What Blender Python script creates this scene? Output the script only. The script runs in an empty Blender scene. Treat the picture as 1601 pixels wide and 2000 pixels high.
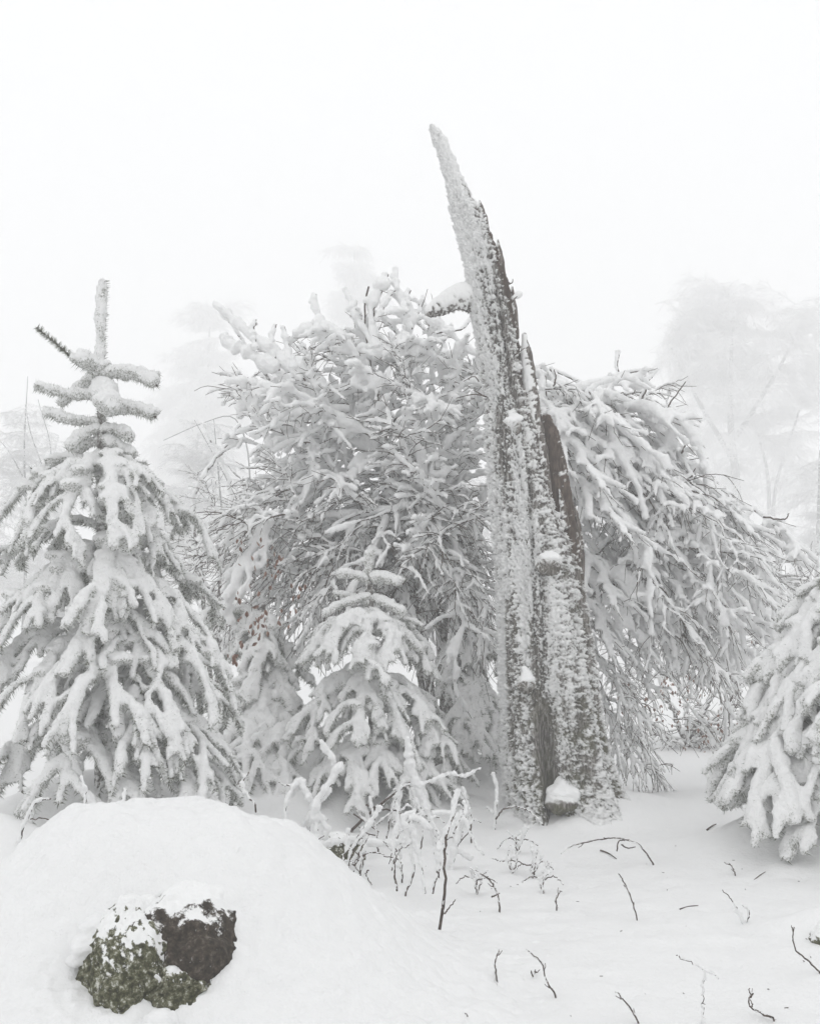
import bpy, math, time
import numpy as np

# ------------------------------------------------------------------ camera, light, exposure
S = bpy.context.scene
F, EYE, CX, CY = 2200.0, 1.5, 800.5, 1000.0          # focal length in photo pixels, eye height
PITCH = math.atan(230 / F)
cam_d = bpy.data.cameras.new('camera')
cam = bpy.data.objects.new('camera', cam_d)
S.collection.objects.link(cam)
cam.location = (0, 0, EYE)
cam.rotation_euler = (math.pi / 2 + PITCH, 0, 0)
cam_d.sensor_fit = 'VERTICAL'
cam_d.sensor_height = 36
cam_d.lens = 36 * F / 2000
cam_d.clip_start = .1
cam_d.clip_end = 3000
S.camera = cam

SUN_EL, SUN_AZ = math.radians(58), math.radians(200)    # azimuth from north (+Y), clockwise: behind and left of the camera
W = bpy.data.worlds.new('World')
S.world = W
W.use_nodes = True
wn, wl = W.node_tree.nodes, W.node_tree.links
wn.clear()
wo = wn.new('ShaderNodeOutputWorld')
bg = wn.new('ShaderNodeBackground')
bg.inputs['Strength'].default_value = .1
sky = wn.new('ShaderNodeTexSky')
sky.sky_type = 'NISHITA'
sky.sun_disc = False
sky.sun_elevation = SUN_EL
sky.sun_rotation = SUN_AZ
hs = wn.new('ShaderNodeHueSaturation')
hs.inputs['Saturation'].default_value = .12
cloud = wn.new('ShaderNodeMix')
cloud.data_type = 'RGBA'
cloud.inputs['Factor'].default_value = .93             # closed cloud deck hides nearly all of the clear sky
cloud.inputs['B'].default_value = (9.6, 9.68, 9.8, 1)
wl.new(sky.outputs[0], hs.inputs['Color'])
wl.new(hs.outputs[0], cloud.inputs['A'])
wl.new(cloud.outputs['Result'], bg.inputs['Color'])
wl.new(bg.outputs[0], wo.inputs[0])

sun_d = bpy.data.lights.new('sun', 'SUN')
sun_d.energy = .5
sun_d.angle = math.radians(50)
sun_d.color = (1, .985, .96)
sun = bpy.data.objects.new('sun', sun_d)
S.collection.objects.link(sun)
sun.rotation_euler = (math.pi / 2 - SUN_EL, 0, math.pi - SUN_AZ)

S.view_settings.view_transform = 'Standard'
S.view_settings.look = 'None'
S.view_settings.gamma = 1
S.view_settings.use_curve_mapping = False
S.view_settings.exposure = 0.20
S.render.engine = 'CYCLES'
cy = S.cycles
cy.use_denoising = True
cy.denoiser = 'OPENIMAGEDENOISE'
cy.max_bounces = 14
cy.diffuse_bounces = 8
cy.glossy_bounces = 2
cy.transmission_bounces = 2
cy.volume_bounces = 8
cy.use_adaptive_sampling = True
cy.adaptive_threshold = .01
cy.caustics_reflective = cy.caustics_refractive = False

# ------------------------------------------------------------------ helpers
T00 = time.time()
rng = np.random.default_rng(11)
V3 = lambda *a: np.array(a, float)
UP = V3(0, 0, 1)
ca, sa = math.cos(PITCH), math.sin(PITCH)


def ray(px, py):
    dx, dy = (px - CX) / F, (CY - py) / F
    return V3(dx, ca - sa * dy, sa + ca * dy)


def P(px, py, Y):
    d = ray(px, py)
    return V3(0, 0, EYE) + d * (Y / d[1])


def M(px, Y):
    return px * Y / F                                  # photo pixels to metres at distance Y


def unit(v):
    return v / (np.linalg.norm(v) + 1e-12)


_g = np.random.default_rng(5)
PERM = _g.permutation(256)
PERM = np.concatenate([PERM, PERM, PERM])
GR = _g.normal(size=(256, 3))
GR /= np.linalg.norm(GR, axis=1)[:, None]


def noise(p):
    p = np.asarray(p, float)
    i = np.floor(p).astype(np.int64)
    f = p - i
    i &= 255
    u = f * f * f * (f * (f * 6 - 15) + 10)
    out = 0
    for dx in (0, 1):
        for dy in (0, 1):
            h2 = PERM[PERM[i[:, 0] + dx] + i[:, 1] + dy]
            for dz in (0, 1):
                h = PERM[h2 + i[:, 2] + dz]
                g = GR[h]
                dot = g[:, 0] * (f[:, 0] - dx) + g[:, 1] * (f[:, 1] - dy) + g[:, 2] * (f[:, 2] - dz)
                w = (u[:, 0] if dx else 1 - u[:, 0]) * (u[:, 1] if dy else 1 - u[:, 1]) * (u[:, 2] if dz else 1 - u[:, 2])
                out = out + w * dot
    return out * 1.5


def fbm(p, o=3, lac=2.1, gain=.5):
    a, s, q = 1., 0, np.asarray(p, float)
    for k in range(o):
        s = s + a * noise(q + k * 17.3)
        q = q * lac
        a *= gain
    return s


def sstep(a, b, x):
    t = np.clip((x - a) / (b - a), 0, 1)
    return t * t * (3 - 2 * t)


class MB:
    def __init__(s):
        s.V, s.Q, s.T, s.qm, s.tm, s.n = [], [], [], [], [], 0

    def add(s, v, q=None, t=None, m=0):
        s.V.append(np.asarray(v, float))
        if q is not None and len(q):
            s.Q.append(np.asarray(q) + s.n); s.qm.append(np.full(len(q), m))
        if t is not None and len(t):
            s.T.append(np.asarray(t) + s.n); s.tm.append(np.full(len(t), m))
        s.n += len(v)

    def arrays(s):
        c = lambda l, w: np.concatenate(l) if l else np.zeros((0, w) if w else 0, int)
        return np.concatenate(s.V) if s.V else np.zeros((0, 3)), c(s.Q, 4), c(s.T, 3), np.concatenate([c(s.qm, 0), c(s.tm, 0)])

    def tube(s, pts, r, seg=6, m=0, tip=.6, sq=1.):
        pts = np.asarray(pts, float)
        n = len(pts)
        r = np.broadcast_to(np.asarray(r, float), (n,))
        t = np.gradient(pts, axis=0)
        t /= np.linalg.norm(t, axis=1)[:, None] + 1e-12
        a = np.cross(t[0], UP)
        if np.linalg.norm(a) < .1: a = np.cross(t[0], V3(0, 1, 0))
        A = np.empty((n, 3))
        for i in range(n):
            a = a - t[i] * (a @ t[i])
            a = a / (math.sqrt(a @ a) + 1e-12)
            A[i] = a
        B = np.cross(t, A)
        th = np.arange(seg) * 2 * math.pi / seg
        ring = A[:, None, :] * np.cos(th)[None, :, None] + B[:, None, :] * np.sin(th)[None, :, None] * sq
        v = pts[:, None, :] + ring * r[:, None, None]
        v = v.reshape(-1, 3)
        i = np.arange(n - 1)[:, None] * seg
        j = np.arange(seg)[None, :]
        k = (j + 1) % seg
        q = np.stack([i + j, i + k, i + seg + k, i + seg + j], -1).reshape(-1, 4)
        v = np.concatenate([v, [pts[0] - t[0] * r[0] * tip, pts[-1] + t[-1] * r[-1] * tip]])
        j = np.arange(seg)
        k = (j + 1) % seg
        L = (n - 1) * seg
        tt = np.concatenate([np.stack([k, j, np.full(seg, n * seg)], 1), np.stack([L + j, L + k, np.full(seg, n * seg + 1)], 1)])
        s.add(v, q, tt, m)

    def ball(s, c, r, m=0, nu=8, nv=5):
        r = np.broadcast_to(np.asarray(r, float), (3,))
        ph = np.linspace(0, math.pi, nv + 2)[1:-1]
        th = np.arange(nu) * 2 * math.pi / nu
        ring = np.stack([np.sin(ph)[:, None] * np.cos(th), np.sin(ph)[:, None] * np.sin(th), np.cos(ph)[:, None] + 0 * th], -1).reshape(-1, 3)
        v = np.concatenate([ring, [[0, 0, 1], [0, 0, -1]]]) * r + c
        i = np.arange(nv - 1)[:, None] * nu
        j = np.arange(nu)[None]
        k = (j + 1) % nu
        q = np.stack([i + j, i + nu + j, i + nu + k, i + k], -1).reshape(-1, 4)
        j, L = np.arange(nu), (nv - 1) * nu
        k = (j + 1) % nu
        t = np.concatenate([np.stack([j, k, np.full(nu, nu * nv)], 1), np.stack([L + k, L + j, np.full(nu, nu * nv + 1)], 1)])
        s.add(v, q, t, m)


def curve(ctrl, n=12):
    """smooth Catmull-Rom path through control points"""
    c = np.asarray(ctrl, float)
    if len(c) == 2:
        return c[0] + (c[1] - c[0]) * np.linspace(0, 1, n)[:, None]
    c = np.vstack([2 * c[0] - c[1], c, 2 * c[-1] - c[-2]])
    u = np.linspace(0, len(c) - 3 - 1e-6, n)
    k = u.astype(int)
    t = (u - k)[:, None]
    a, b, d, e = c[k], c[k + 1], c[k + 2], c[k + 3]
    return .5 * (2 * b + (d - a) * t + (2 * a - 5 * b + 4 * d - e) * t ** 2 + (3 * b - a - 3 * d + e) * t ** 3)


def interp_path(pts, s):
    n = len(pts) - 1
    x = min(max(s, 0), .9999) * n
    i = int(x)
    return pts[i] + (pts[i + 1] - pts[i]) * (x - i), unit(pts[i + 1] - pts[i])


def make_mesh(name, V, Q, T, mats, mi=None, smooth=True, attr=None):
    me = bpy.data.meshes.new(name)
    me.vertices.add(len(V))
    me.vertices.foreach_set('co', np.asarray(V, np.float32).ravel())
    nl = 4 * len(Q) + 3 * len(T)
    me.loops.add(nl)
    me.loops.foreach_set('vertex_index', np.concatenate([np.ravel(Q), np.ravel(T)]).astype(np.int32))
    me.polygons.add(len(Q) + len(T))
    st = np.concatenate([np.arange(len(Q)) * 4, 4 * len(Q) + np.arange(len(T)) * 3]).astype(np.int32)
    me.polygons.foreach_set('loop_start', st)
    if mi is not None:
        me.polygons.foreach_set('material_index', np.asarray(mi, np.int32))
    me.polygons.foreach_set('use_smooth', np.full(len(Q) + len(T), smooth))
    for m in mats: me.materials.append(m)
    me.update(calc_edges=True)
    if attr:
        for k, a in attr.items():
            at = me.attributes.new(k, 'FLOAT', 'POINT')
            at.data.foreach_set('value', np.asarray(a, np.float32))
    return me


PENDING = []                                            # objects are linked at the very end


def obj(name, me, parent=None, loc=None):
    o = bpy.data.objects.new(name, me)
    PENDING.append(o)
    if parent is not None: o.parent = parent
    if loc is not None: o.location = loc
    return o


def mobj(name, mb, mats, parent=None, smooth=True):
    V, Q, T, mi = mb.arrays()
    return obj(name, make_mesh(name, V, Q, T, mats, mi, smooth), parent)


def tag(o, label=None, cat=None, group=None, kind=None):
    if label: o['label'] = label
    if cat: o['category'] = cat
    if group: o['group'] = group
    if kind: o['kind'] = kind
    return o


def thing(name, label, cat, group=None, loc=(0, 0, 0)):
    return tag(obj(name, None, loc=loc), label, cat, group)


JOBS = []


def snow_obj(name, mb, parent, voxel, amp=.006, fine=.003, freq=14., smooth=2, mat=None, into=None):
    """snow built as overlapping lumps, then fused into one skin (done later, all together)"""
    o = into or obj(name, None, parent)
    V, Q, T, _ = mb.arrays()
    JOBS.append((o, name, V, Q, T, voxel, amp, fine, freq, smooth, mat))
    return o


def run_jobs():
    tmp = []
    for (o, name, V, Q, T, vox, amp, fine, fr, sm, mat) in JOBS:
        t = bpy.data.objects.new('tmp', make_mesh('tmp', V, Q, T, []))
        m = t.modifiers.new('r', 'REMESH')
        m.mode = 'VOXEL'
        m.voxel_size = vox
        if sm:
            k = t.modifiers.new('s', 'SMOOTH')
            k.factor = .5
            k.iterations = sm
        S.collection.objects.link(t)
        tmp.append(t)
    dg = bpy.context.evaluated_depsgraph_get()
    dg.update()
    for t, (o, name, V, Q, T, vox, amp, fine, fr, sm, mat) in zip(tmp, JOBS):
        me = bpy.data.meshes.new_from_object(t.evaluated_get(dg))
        n = len(me.vertices)
        if n:
            co = np.empty(n * 3, np.float32); me.vertices.foreach_get('co', co); co = co.reshape(-1, 3).astype(float)
            no = np.empty(n * 3, np.float32); me.vertex_normals.foreach_get('vector', no); no = no.reshape(-1, 3)
            d = amp * noise(co * fr) + fine * noise(co * fr * 3.3 + 9) + fine * .5 * noise(co * fr * 7 + 4)
            co += no * d[:, None]
            me.vertices.foreach_set('co', co.astype(np.float32).ravel())
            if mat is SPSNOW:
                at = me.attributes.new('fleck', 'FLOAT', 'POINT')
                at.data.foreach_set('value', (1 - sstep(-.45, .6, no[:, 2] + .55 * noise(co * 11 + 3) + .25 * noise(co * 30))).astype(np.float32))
            me.polygons.foreach_set('use_smooth', np.ones(len(me.polygons), bool))
        me.name = name
        me.materials.clear()
        me.materials.append(mat or SNOW)
        me.update()
        RESULT[id(o)] = me
        for q in ([o] if not isinstance(o, list) else o):
            q_set(q, me)
    for t in tmp:
        d = t.data
        bpy.data.objects.remove(t)
        bpy.data.meshes.remove(d)


RESULT = {}
LATE = {}                                               # prototype name -> list of (name, parent, matrix) placed once its mesh exists


def q_set(q, me):
    """an Empty cannot take a mesh: swap in a real object that keeps its place in the tree"""
    n = bpy.data.objects.new(q.name.split('.')[0], me)
    n.parent = q.parent
    n.matrix_local = q.matrix_local
    for k in q.keys():
        n[k] = q[k]
    for i, p in enumerate(PENDING):
        if p == q:
            PENDING[i] = n
            break
    bpy.data.objects.remove(q)


# ------------------------------------------------------------------ materials
def mat(name, base, rough=.8, spec=.2):
    m = bpy.data.materials.new(name)
    m.use_nodes = True
    b = m.node_tree.nodes['Principled BSDF']
    b.inputs['Base Color'].default_value = (*base, 1)
    b.inputs['Roughness'].default_value = rough
    b.inputs['Specular IOR Level'].default_value = spec
    return m, m.node_tree.nodes, m.node_tree.links, b


def nz(N, L, co, scale, detail=3, rough=.55, dist=0):
    n = N.new('ShaderNodeTexNoise')
    n.inputs['Scale'].default_value = scale
    n.inputs['Detail'].default_value = detail
    n.inputs['Roughness'].default_value = rough
    n.inputs['Distortion'].default_value = dist
    L.new(co, n.inputs['Vector'])
    return n.outputs['Fac']


def geo_pos(N):
    return N.new('ShaderNodeNewGeometry').outputs['Position']


def objco(N):
    return N.new('ShaderNodeTexCoord').outputs['Object']


def bump(N, L, h, b, strength, dist, prev=None):
    k = N.new('ShaderNodeBump')
    k.inputs['Strength'].default_value = strength
    k.inputs['Distance'].default_value = dist
    L.new(h, k.inputs['Height'])
    if prev is not None: L.new(prev, k.inputs['Normal'])
    L.new(k.outputs[0], b.inputs['Normal'])
    return k.outputs[0]


def ramp(N, L, f, stops):
    r = N.new('ShaderNodeValToRGB')
    e = r.color_ramp.elements
    e[0].position, e[0].color = stops[0][0], (*stops[0][1], 1)
    e[1].position, e[1].color = stops[-1][0], (*stops[-1][1], 1)
    for p, c in stops[1:-1]:
        x = e.new(p)
        x.color = (*c, 1)
    L.new(f, r.inputs[0])
    return r.outputs[0]


def mixc(N, L, f, a, b):
    m = N.new('ShaderNodeMix')
    m.data_type = 'RGBA'
    for s, x in (('Factor', f), ('A', a), ('B', b)):
        if isinstance(x, (tuple, float)):
            m.inputs[s].default_value = (*x, 1) if isinstance(x, tuple) else x
        else:
            L.new(x, m.inputs[s])
    return m.outputs['Result']


def mathn(N, L, op, a, b=None):
    m = N.new('ShaderNodeMath')
    m.operation = op
    for i, x in enumerate((a, b)):
        if x is None: continue
        if isinstance(x, (int, float)): m.inputs[i].default_value = x
        else: L.new(x, m.inputs[i])
    return m.outputs[0]


def snow_mat(name, base, s1, s2, d1, d2, st=.8):
    m, N, L, b = mat(name, base, .75, .15)
    co = objco(N)
    p = bump(N, L, nz(N, L, co, s1, 4, .6), b, st, d1)
    bump(N, L, nz(N, L, co, s2, 3, .7), b, st, d2, p)
    return m


SNOW = snow_mat('snow', (.91, .912, .911), 34, 120, .02, .010, .6)
SNOW_GROUND = snow_mat('ground_snow', (.82, .822, .822), 16, 55, .018, .007, .65)
RIME = snow_mat('rime', (.89, .892, .89), 60, 220, .01, .006, .6)
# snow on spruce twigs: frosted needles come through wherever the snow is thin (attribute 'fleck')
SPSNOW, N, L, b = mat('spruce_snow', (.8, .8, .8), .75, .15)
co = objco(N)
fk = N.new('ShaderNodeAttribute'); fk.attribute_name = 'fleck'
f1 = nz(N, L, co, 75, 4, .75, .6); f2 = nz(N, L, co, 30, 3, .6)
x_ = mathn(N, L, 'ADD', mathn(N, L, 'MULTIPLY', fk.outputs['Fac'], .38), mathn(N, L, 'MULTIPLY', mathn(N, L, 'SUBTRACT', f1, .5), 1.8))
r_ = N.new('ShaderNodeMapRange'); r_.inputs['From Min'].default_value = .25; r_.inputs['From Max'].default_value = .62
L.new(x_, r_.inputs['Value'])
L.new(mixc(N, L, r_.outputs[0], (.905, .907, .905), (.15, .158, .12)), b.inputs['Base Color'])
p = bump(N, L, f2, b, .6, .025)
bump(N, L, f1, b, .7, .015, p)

WOOD, N, L, b = mat('twig_bark', (.06, .045, .038), .85)
f = nz(N, L, objco(N), 60, 3)
L.new(ramp(N, L, f, [(.35, (.035, .026, .022)), (.6, (.1, .075, .06)), (.78, (.4, .39, .38))]), b.inputs['Base Color'])

STEM, N, L, b = mat('frosted_stem', (.2, .19, .18), .85)
co = objco(N)
f = nz(N, L, co, 28, 4, .7)
L.new(ramp(N, L, f, [(.38, (.06, .052, .045)), (.52, (.3, .29, .28)), (.62, (.78, .78, .78))]), b.inputs['Base Color'])
bump(N, L, f, b, .9, .02)

NEEDLE, N, L, b = mat('spruce_needle', (.05, .06, .035), .6, .3)
f = nz(N, L, objco(N), 25, 2)
L.new(ramp(N, L, f, [(.3, (.045, .055, .03)), (.55, (.12, .13, .09)), (.8, (.4, .41, .38))]), b.inputs['Base Color'])
FNEEDLE, N, L, b = mat('frosted_needle', (.72, .73, .71), .7, .2)

LEAF, N, L, b = mat('withered_leaf', (.16, .07, .045), .7)
f = nz(N, L, objco(N), 30, 2)
L.new(ramp(N, L, f, [(.35, (.10, .045, .03)), (.6, (.22, .11, .07)), (.85, (.5, .42, .38))]), b.inputs['Base Color'])

FAR, N, L, b = mat('far_frosted_twig', (.5, .5, .5), .8)
f = nz(N, L, objco(N), 1.3, 3)
L.new(ramp(N, L, f, [(.3, (.72, .72, .72)), (.7, (.9, .9, .9))]), b.inputs['Base Color'])
FARWOOD, N, L, b = mat('far_frosted_bark', (.3, .3, .3), .8)

# bark of the dead tree: attributes say where snow, bare wood and moss lie
BARK, N, L, b = mat('dead_tree_bark', (.08, .07, .06), .85)
at = lambda n: [setattr(a := N.new('ShaderNodeAttribute'), 'attribute_name', n), a.outputs['Fac']][1]
co = objco(N)
mp = N.new('ShaderNodeMapping'); mp.inputs['Scale'].default_value = (1, 1, .18)
L.new(co, mp.inputs['Vector'])
grain = nz(N, L, mp.outputs[0], 55, 5, .65)
spots = nz(N, L, co, 85, 5, .8)
barkc = ramp(N, L, grain, [(.3, (.04, .036, .032)), (.47, (.13, .118, .105)), (.62, (.42, .405, .39))])
woodc = ramp(N, L, grain, [(.3, (.03, .022, .017)), (.5, (.08, .058, .044)), (.75, (.17, .13, .105))])
mossc = ramp(N, L, spots, [(.35, (.03, .032, .012)), (.6, (.12, .125, .05)), (.8, (.24, .25, .14))])
c = mixc(N, L, at('wood'), barkc, woodc)
c = mixc(N, L, at('moss'), c, mossc)
sn = mathn(N, L, 'ADD', at('snow'), mathn(N, L, 'MULTIPLY', mathn(N, L, 'SUBTRACT', spots, .5), 1.1))
r_ = N.new('ShaderNodeMapRange'); r_.inputs['From Min'].default_value = .15; r_.inputs['From Max'].default_value = .66
L.new(sn, r_.inputs['Value'])
c = mixc(N, L, r_.outputs[0], c, (.885, .887, .882))
L.new(c, b.inputs['Base Color'])
pb = bump(N, L, spots, b, .55, .012)
bump(N, L, grain, b, .9, .012, pb)

# rock in the foreground
ROCK, N, L, b = mat('mossy_rock', (.06, .05, .04), .85)
co = objco(N)
f1 = nz(N, L, co, 14, 4, .6); f2 = nz(N, L, co, 45, 4, .7); f3 = nz(N, L, co, 6, 3, .6)
rockc = ramp(N, L, f2, [(.35, (.02, .016, .012)), (.55, (.055, .043, .032)), (.7, (.14, .12, .1))])
mossc = ramp(N, L, f2, [(.3, (.018, .018, .01)), (.46, (.06, .06, .03)), (.57, (.17, .17, .11)), (.68, (.62, .62, .57))])
aN = N.new('ShaderNodeAttribute'); aN.attribute_name = 'moss'
c = mixc(N, L, aN.outputs['Fac'], rockc, mossc)
aS = N.new('ShaderNodeAttribute'); aS.attribute_name = 'snow'
f4 = nz(N, L, co, 22, 5, .75)
sn = mathn(N, L, 'ADD', mathn(N, L, 'ADD', aS.outputs['Fac'], .12), mathn(N, L, 'MULTIPLY', mathn(N, L, 'SUBTRACT', f4, .5), 2.2))
r_ = N.new('ShaderNodeMapRange'); r_.inputs['From Min'].default_value = .42; r_.inputs['From Max'].default_value = .62
L.new(sn, r_.inputs['Value'])
c = mixc(N, L, r_.outputs[0], c, (.87, .873, .87))
L.new(c, b.inputs['Base Color'])
bump(N, L, f2, b, .6, .014)

# ------------------------------------------------------------------ the ground
DIMPLES = np.stack([rng.uniform(-2.4, 2.6, 420), rng.uniform(3.8, 9, 420), rng.uniform(.015, .05, 420)], 1)
RX, RY = P(310, 1865, 5.0)[0], 5.0                       # centre of the snowed-in boulder


def bumpf(x, y, cx, cy, rx, ry, p=2.):
    return np.exp(-(((x - cx) / rx) ** 2 + ((y - cy) / ry) ** 2) ** (p / 2))


def ground_z(x, y):
    x = np.atleast_1d(np.asarray(x, float)); y = np.atleast_1d(np.asarray(y, float))
    z = .012 * (np.clip(y, 3, 9.2) - 4.3)
    q = np.stack([x * .6, y * .6, 0 * x + 3], 1)
    near = np.exp(-((np.hypot(x, y - 6) / 30) ** 2))
    z = z + .05 * fbm(q, 3) * near
    z = z + .012 * fbm(np.stack([x * 3.1, y * 3.1, 0 * x + 8], 1), 3) * np.exp(-((np.hypot(x, y - 6) / 8) ** 2))
    z = z + 1.2 * noise(np.stack([x * .02, y * .02, 0 * x], 1)) * sstep(20, 60, np.hypot(x, y))
    z = z + .16 * bumpf(x, y, P(1150, 1500, 9.3)[0], 9.35, .55, .5)      # drift round the dead tree's roots
    z = z + .17 * bumpf(x, y, P(1160, 1590, 8.8)[0], 8.72, .32, .30)
    z = z + .05 * bumpf(x, y, P(1010, 1600, 8.8)[0], 8.78, .16, .16)
    z = z - .06 * bumpf(x, y, P(1062, 1590, 8.6)[0], 8.58, .09, .10)
    z = z + .42 * bumpf(x, y, P(1680, 1500, 7.6)[0], 7.65, .85, .55)        # under the right spruce
    z = z + .42 * bumpf(x, y, P(200, 1500, 8.2)[0], 8.2, .95, .6)        # under the left spruce
    z = z + .38 * bumpf(x, y, P(-30, 1600, 6.6)[0], 6.7, .5, .5)
    z = z + .42 * bumpf(x, y, P(720, 1500, 9.2)[0], 9.35, .68, .5)         # under the middle spruce
    z = z + .70 * bumpf(x, y, P(510, 1450, 10)[0], 9.9, .75, .8)
    z = z + .30 * bumpf(x, y, P(925, 1500, 10.5)[0], 10.5, .5, .5)
    z = z - .22 * bumpf(x, y, P(650, 1660, 7.3)[0], 7.6, .22, .2)        # dark hollow under the brambles
    z = z - .10 * bumpf(x, y, P(1340, 1500, 12)[0], 12.2, 1.5, 1.5)
    z = z - .06 * bumpf(x, y, P(270, 1985, 4.4)[0], 4.36, .26, .16)
    z = z + .10 * bumpf(x, y, P(1615, 1830, 5.5)[0] + .05, 5.75, .22, .16)
    return z


def ground_detail(x, y):
    z = np.zeros_like(x)
    ok = np.where((np.abs(x) < 3.2) & (y > 3.4) & (y < 9.5))[0]
    xx, yy = x[ok], y[ok]
    z[ok] += .012 * noise(np.stack([xx * 4.5, yy * 4.5, 0 * xx + 1], 1)) + .008 * noise(np.stack([xx * 9, yy * 9, 0 * xx + 3], 1)) + .005 * np.abs(noise(np.stack([xx * 17, yy * 17, 0 * xx + 5], 1)))
    for cx, cy_, r in DIMPLES:
        d2 = (xx - cx) ** 2 + (yy - cy_) ** 2
        w = np.where(d2 < 9 * r * r)[0]
        z[ok[w]] -= .7 * r * np.exp(-d2[w] / (r * r))
    for (px, py, r) in [(40, 1880, .06), (30, 1930, .05), (745, 1895, .05), (700, 1870, .045), (720, 1905, .05), (885, 1915, .07), (350, 1670, .05), (430, 1650, .04)]:
        g = G(px, py)
        d2 = (x - g[0]) ** 2 + (y - g[1]) ** 2
        z -= .4 * r * np.exp(-d2 / (r * r))
    return z


def G(px, py):
    """where the line of sight through a photo pixel meets the snow"""
    d = ray(px, py)
    Y = 5.
    for _ in range(25):
        p = V3(0, 0, EYE) + d * (Y / d[1])
        z = ground_z(p[0], p[1])[0]
        Yn = (z - EYE) / (d[2] / d[1])
        Y = .5 * Y + .5 * min(max(Yn, 3), 60)
    return V3(0, 0, EYE) + d * (Y / d[1])


def GZ(x, y): return float(ground_z(x, y)[0])


n = 430
u = np.linspace(-1, 1, n)
gx = 1.3 * np.sinh(6.4 * u); gx = gx / gx.max() * 420
gy = 6.0 + gx
X, Yg = np.meshgrid(gx, gy)
X, Yg = X.ravel(), Yg.ravel()
Z = ground_z(X, Yg) + ground_detail(X, Yg)
i = np.arange(n - 1)[:, None] * n + np.arange(n - 1)[None]
q = np.stack([i, i + 1, i + n + 1, i + n], -1).reshape(-1, 4)
tag(obj('ground', make_mesh('ground', np.stack([X, Yg, Z], 1), q, np.zeros((0, 3), int), [SNOW_GROUND])), kind='structure')

# ------------------------------------------------------------------ haze
hz = MB()
x0, x1, y0, y1, z0, z1 = -430, 430, -425, 437, -4.0, 60.0
v = np.array([[x, y, z] for z in (z0, z1) for y in (y0, y1) for x in (x0, x1)])
hz.add(v, [[0, 2, 3, 1], [4, 5, 7, 6], [0, 1, 5, 4], [2, 6, 7, 3], [0, 4, 6, 2], [1, 3, 7, 5]])
HZ = bpy.data.materials.new('haze'); HZ.use_nodes = True
hn = HZ.node_tree.nodes; hn.clear()
ho = hn.new('ShaderNodeOutputMaterial'); hv = hn.new('ShaderNodeVolumePrincipled')
hv.inputs['Color'].default_value = (1, 1, 1, 1)
hv.inputs['Density'].default_value = .012
hv.inputs['Anisotropy'].default_value = 0.
HZ.node_tree.links.new(hv.outputs[0], ho.inputs['Volume'])
ho_ = mobj('haze', hz, [HZ], smooth=False)
tag(ho_, kind='stuff')

# ------------------------------------------------------------------ the dead tree
YT = 9.0
dead = thing('dead_tree', 'tall broken dead tree trunk with a leaning splintered top, crusted with rime', 'dead tree', loc=tuple(P(1080, 1580, YT)))
DL = np.array(dead.location)
PROF = np.array([  # py, left, right of the standing shell
    (244, 842, 850), (256, 842, 862), (275, 849, 874), (300, 860, 884), (330, 868, 896), (360, 877, 910), (400, 885, 930), (440, 895, 950),
    (480, 905, 969), (520, 915, 983), (560, 920, 995), (600, 926, 1003), (650, 935, 1012), (700, 941, 1018), (750, 949, 1026),
    (800, 955, 1040), (850, 953, 1054), (900, 957, 1062), (950, 960, 1070), (1000, 964, 1085), (1050, 968, 1106), (1100, 971, 1122),
    (1150, 973, 1135), (1200, 975, 1141), (1300, 977, 1154), (1400, 979, 1165), (1470, 980, 1178), (1530, 984, 1198), (1570, 988, 1218), (1600, 988, 1240), (1640, 985, 1275)])
rows = 800
py = np.linspace(244, 1640, rows)
le, ri = np.interp(py, PROF[:, 0], PROF[:, 1]), np.interp(py, PROF[:, 0], PROF[:, 2])
le = le + 2.6 * noise(np.stack([py * .055, py * 0, py * 0], 1)) + 1.8 * noise(np.stack([py * .16, py * 0 + 4, py * 0], 1))
ri = ri + 4.0 * noise(np.stack([py * .03, py * 0 + 9, py * 0], 1)) + 2.2 * noise(np.stack([py * .09, py * 0 + 14, py * 0], 1))
nf, nb = 168, 30
th = np.concatenate([np.linspace(-math.pi, 0, nf, endpoint=False), np.linspace(0, math.pi, nb, endpoint=False)])
ns = len(th)
PY = np.repeat(py, ns); TH = np.tile(th, rows)
cx = np.repeat((le + ri) / 2, ns); w = np.repeat((ri - le) / 2, ns)
wm = w * YT / F
hgt = (1590 - PY) * YT / F
c_, s_ = np.cos(TH), np.sin(TH)
# fluted shell: long shallow ridges that wander slowly with height
flute = .10 * np.sin(TH * 5 + 1.2 * noise(np.stack([hgt * .5, hgt * 0, hgt * 0], 1)) * 2 + 1) + .10 * noise(np.stack([c_ * 1.9, s_ * 1.9, hgt * .55], 1)) + .11 * noise(np.stack([c_ * 4.5, s_ * 4.5, hgt * .5 + 5], 1)) + .05 * noise(np.stack([c_ * 11, s_ * 11, hgt * .9 + 5], 1))
flute *= sstep(250, 700, PY) * .9 + .25
edge = np.abs(c_) ** 6                                   # keep the outline where it was measured
rr = 1 + flute * (1 - .75 * edge)
xpx = cx + w * c_ * rr
PXF = cx + w * c_
cleft = np.exp(-((PXF - (1058 - (PY - 1500) * -.05)) / 13) ** 2) * sstep(1330, 1450, PY) * (s_ < 0)
cleft2 = np.exp(-((PXF - (1052 + (PY - 1150) * -.02)) / 9) ** 2) * sstep(1000, 1200, PY) * (1 - sstep(1300, 1380, PY)) * (s_ < 0)
dep = wm * (.9 + .25 * sstep(1300, 1600, PY)) * s_ * rr
cleft3 = np.exp(-((PXF - (1034 + 6 * noise(np.stack([hgt * 1.5, hgt * 0, hgt * 0 + 3], 1)))) / 6) ** 2) * sstep(880, 960, PY) * (1 - sstep(1250, 1330, PY)) * (s_ < 0)
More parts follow.
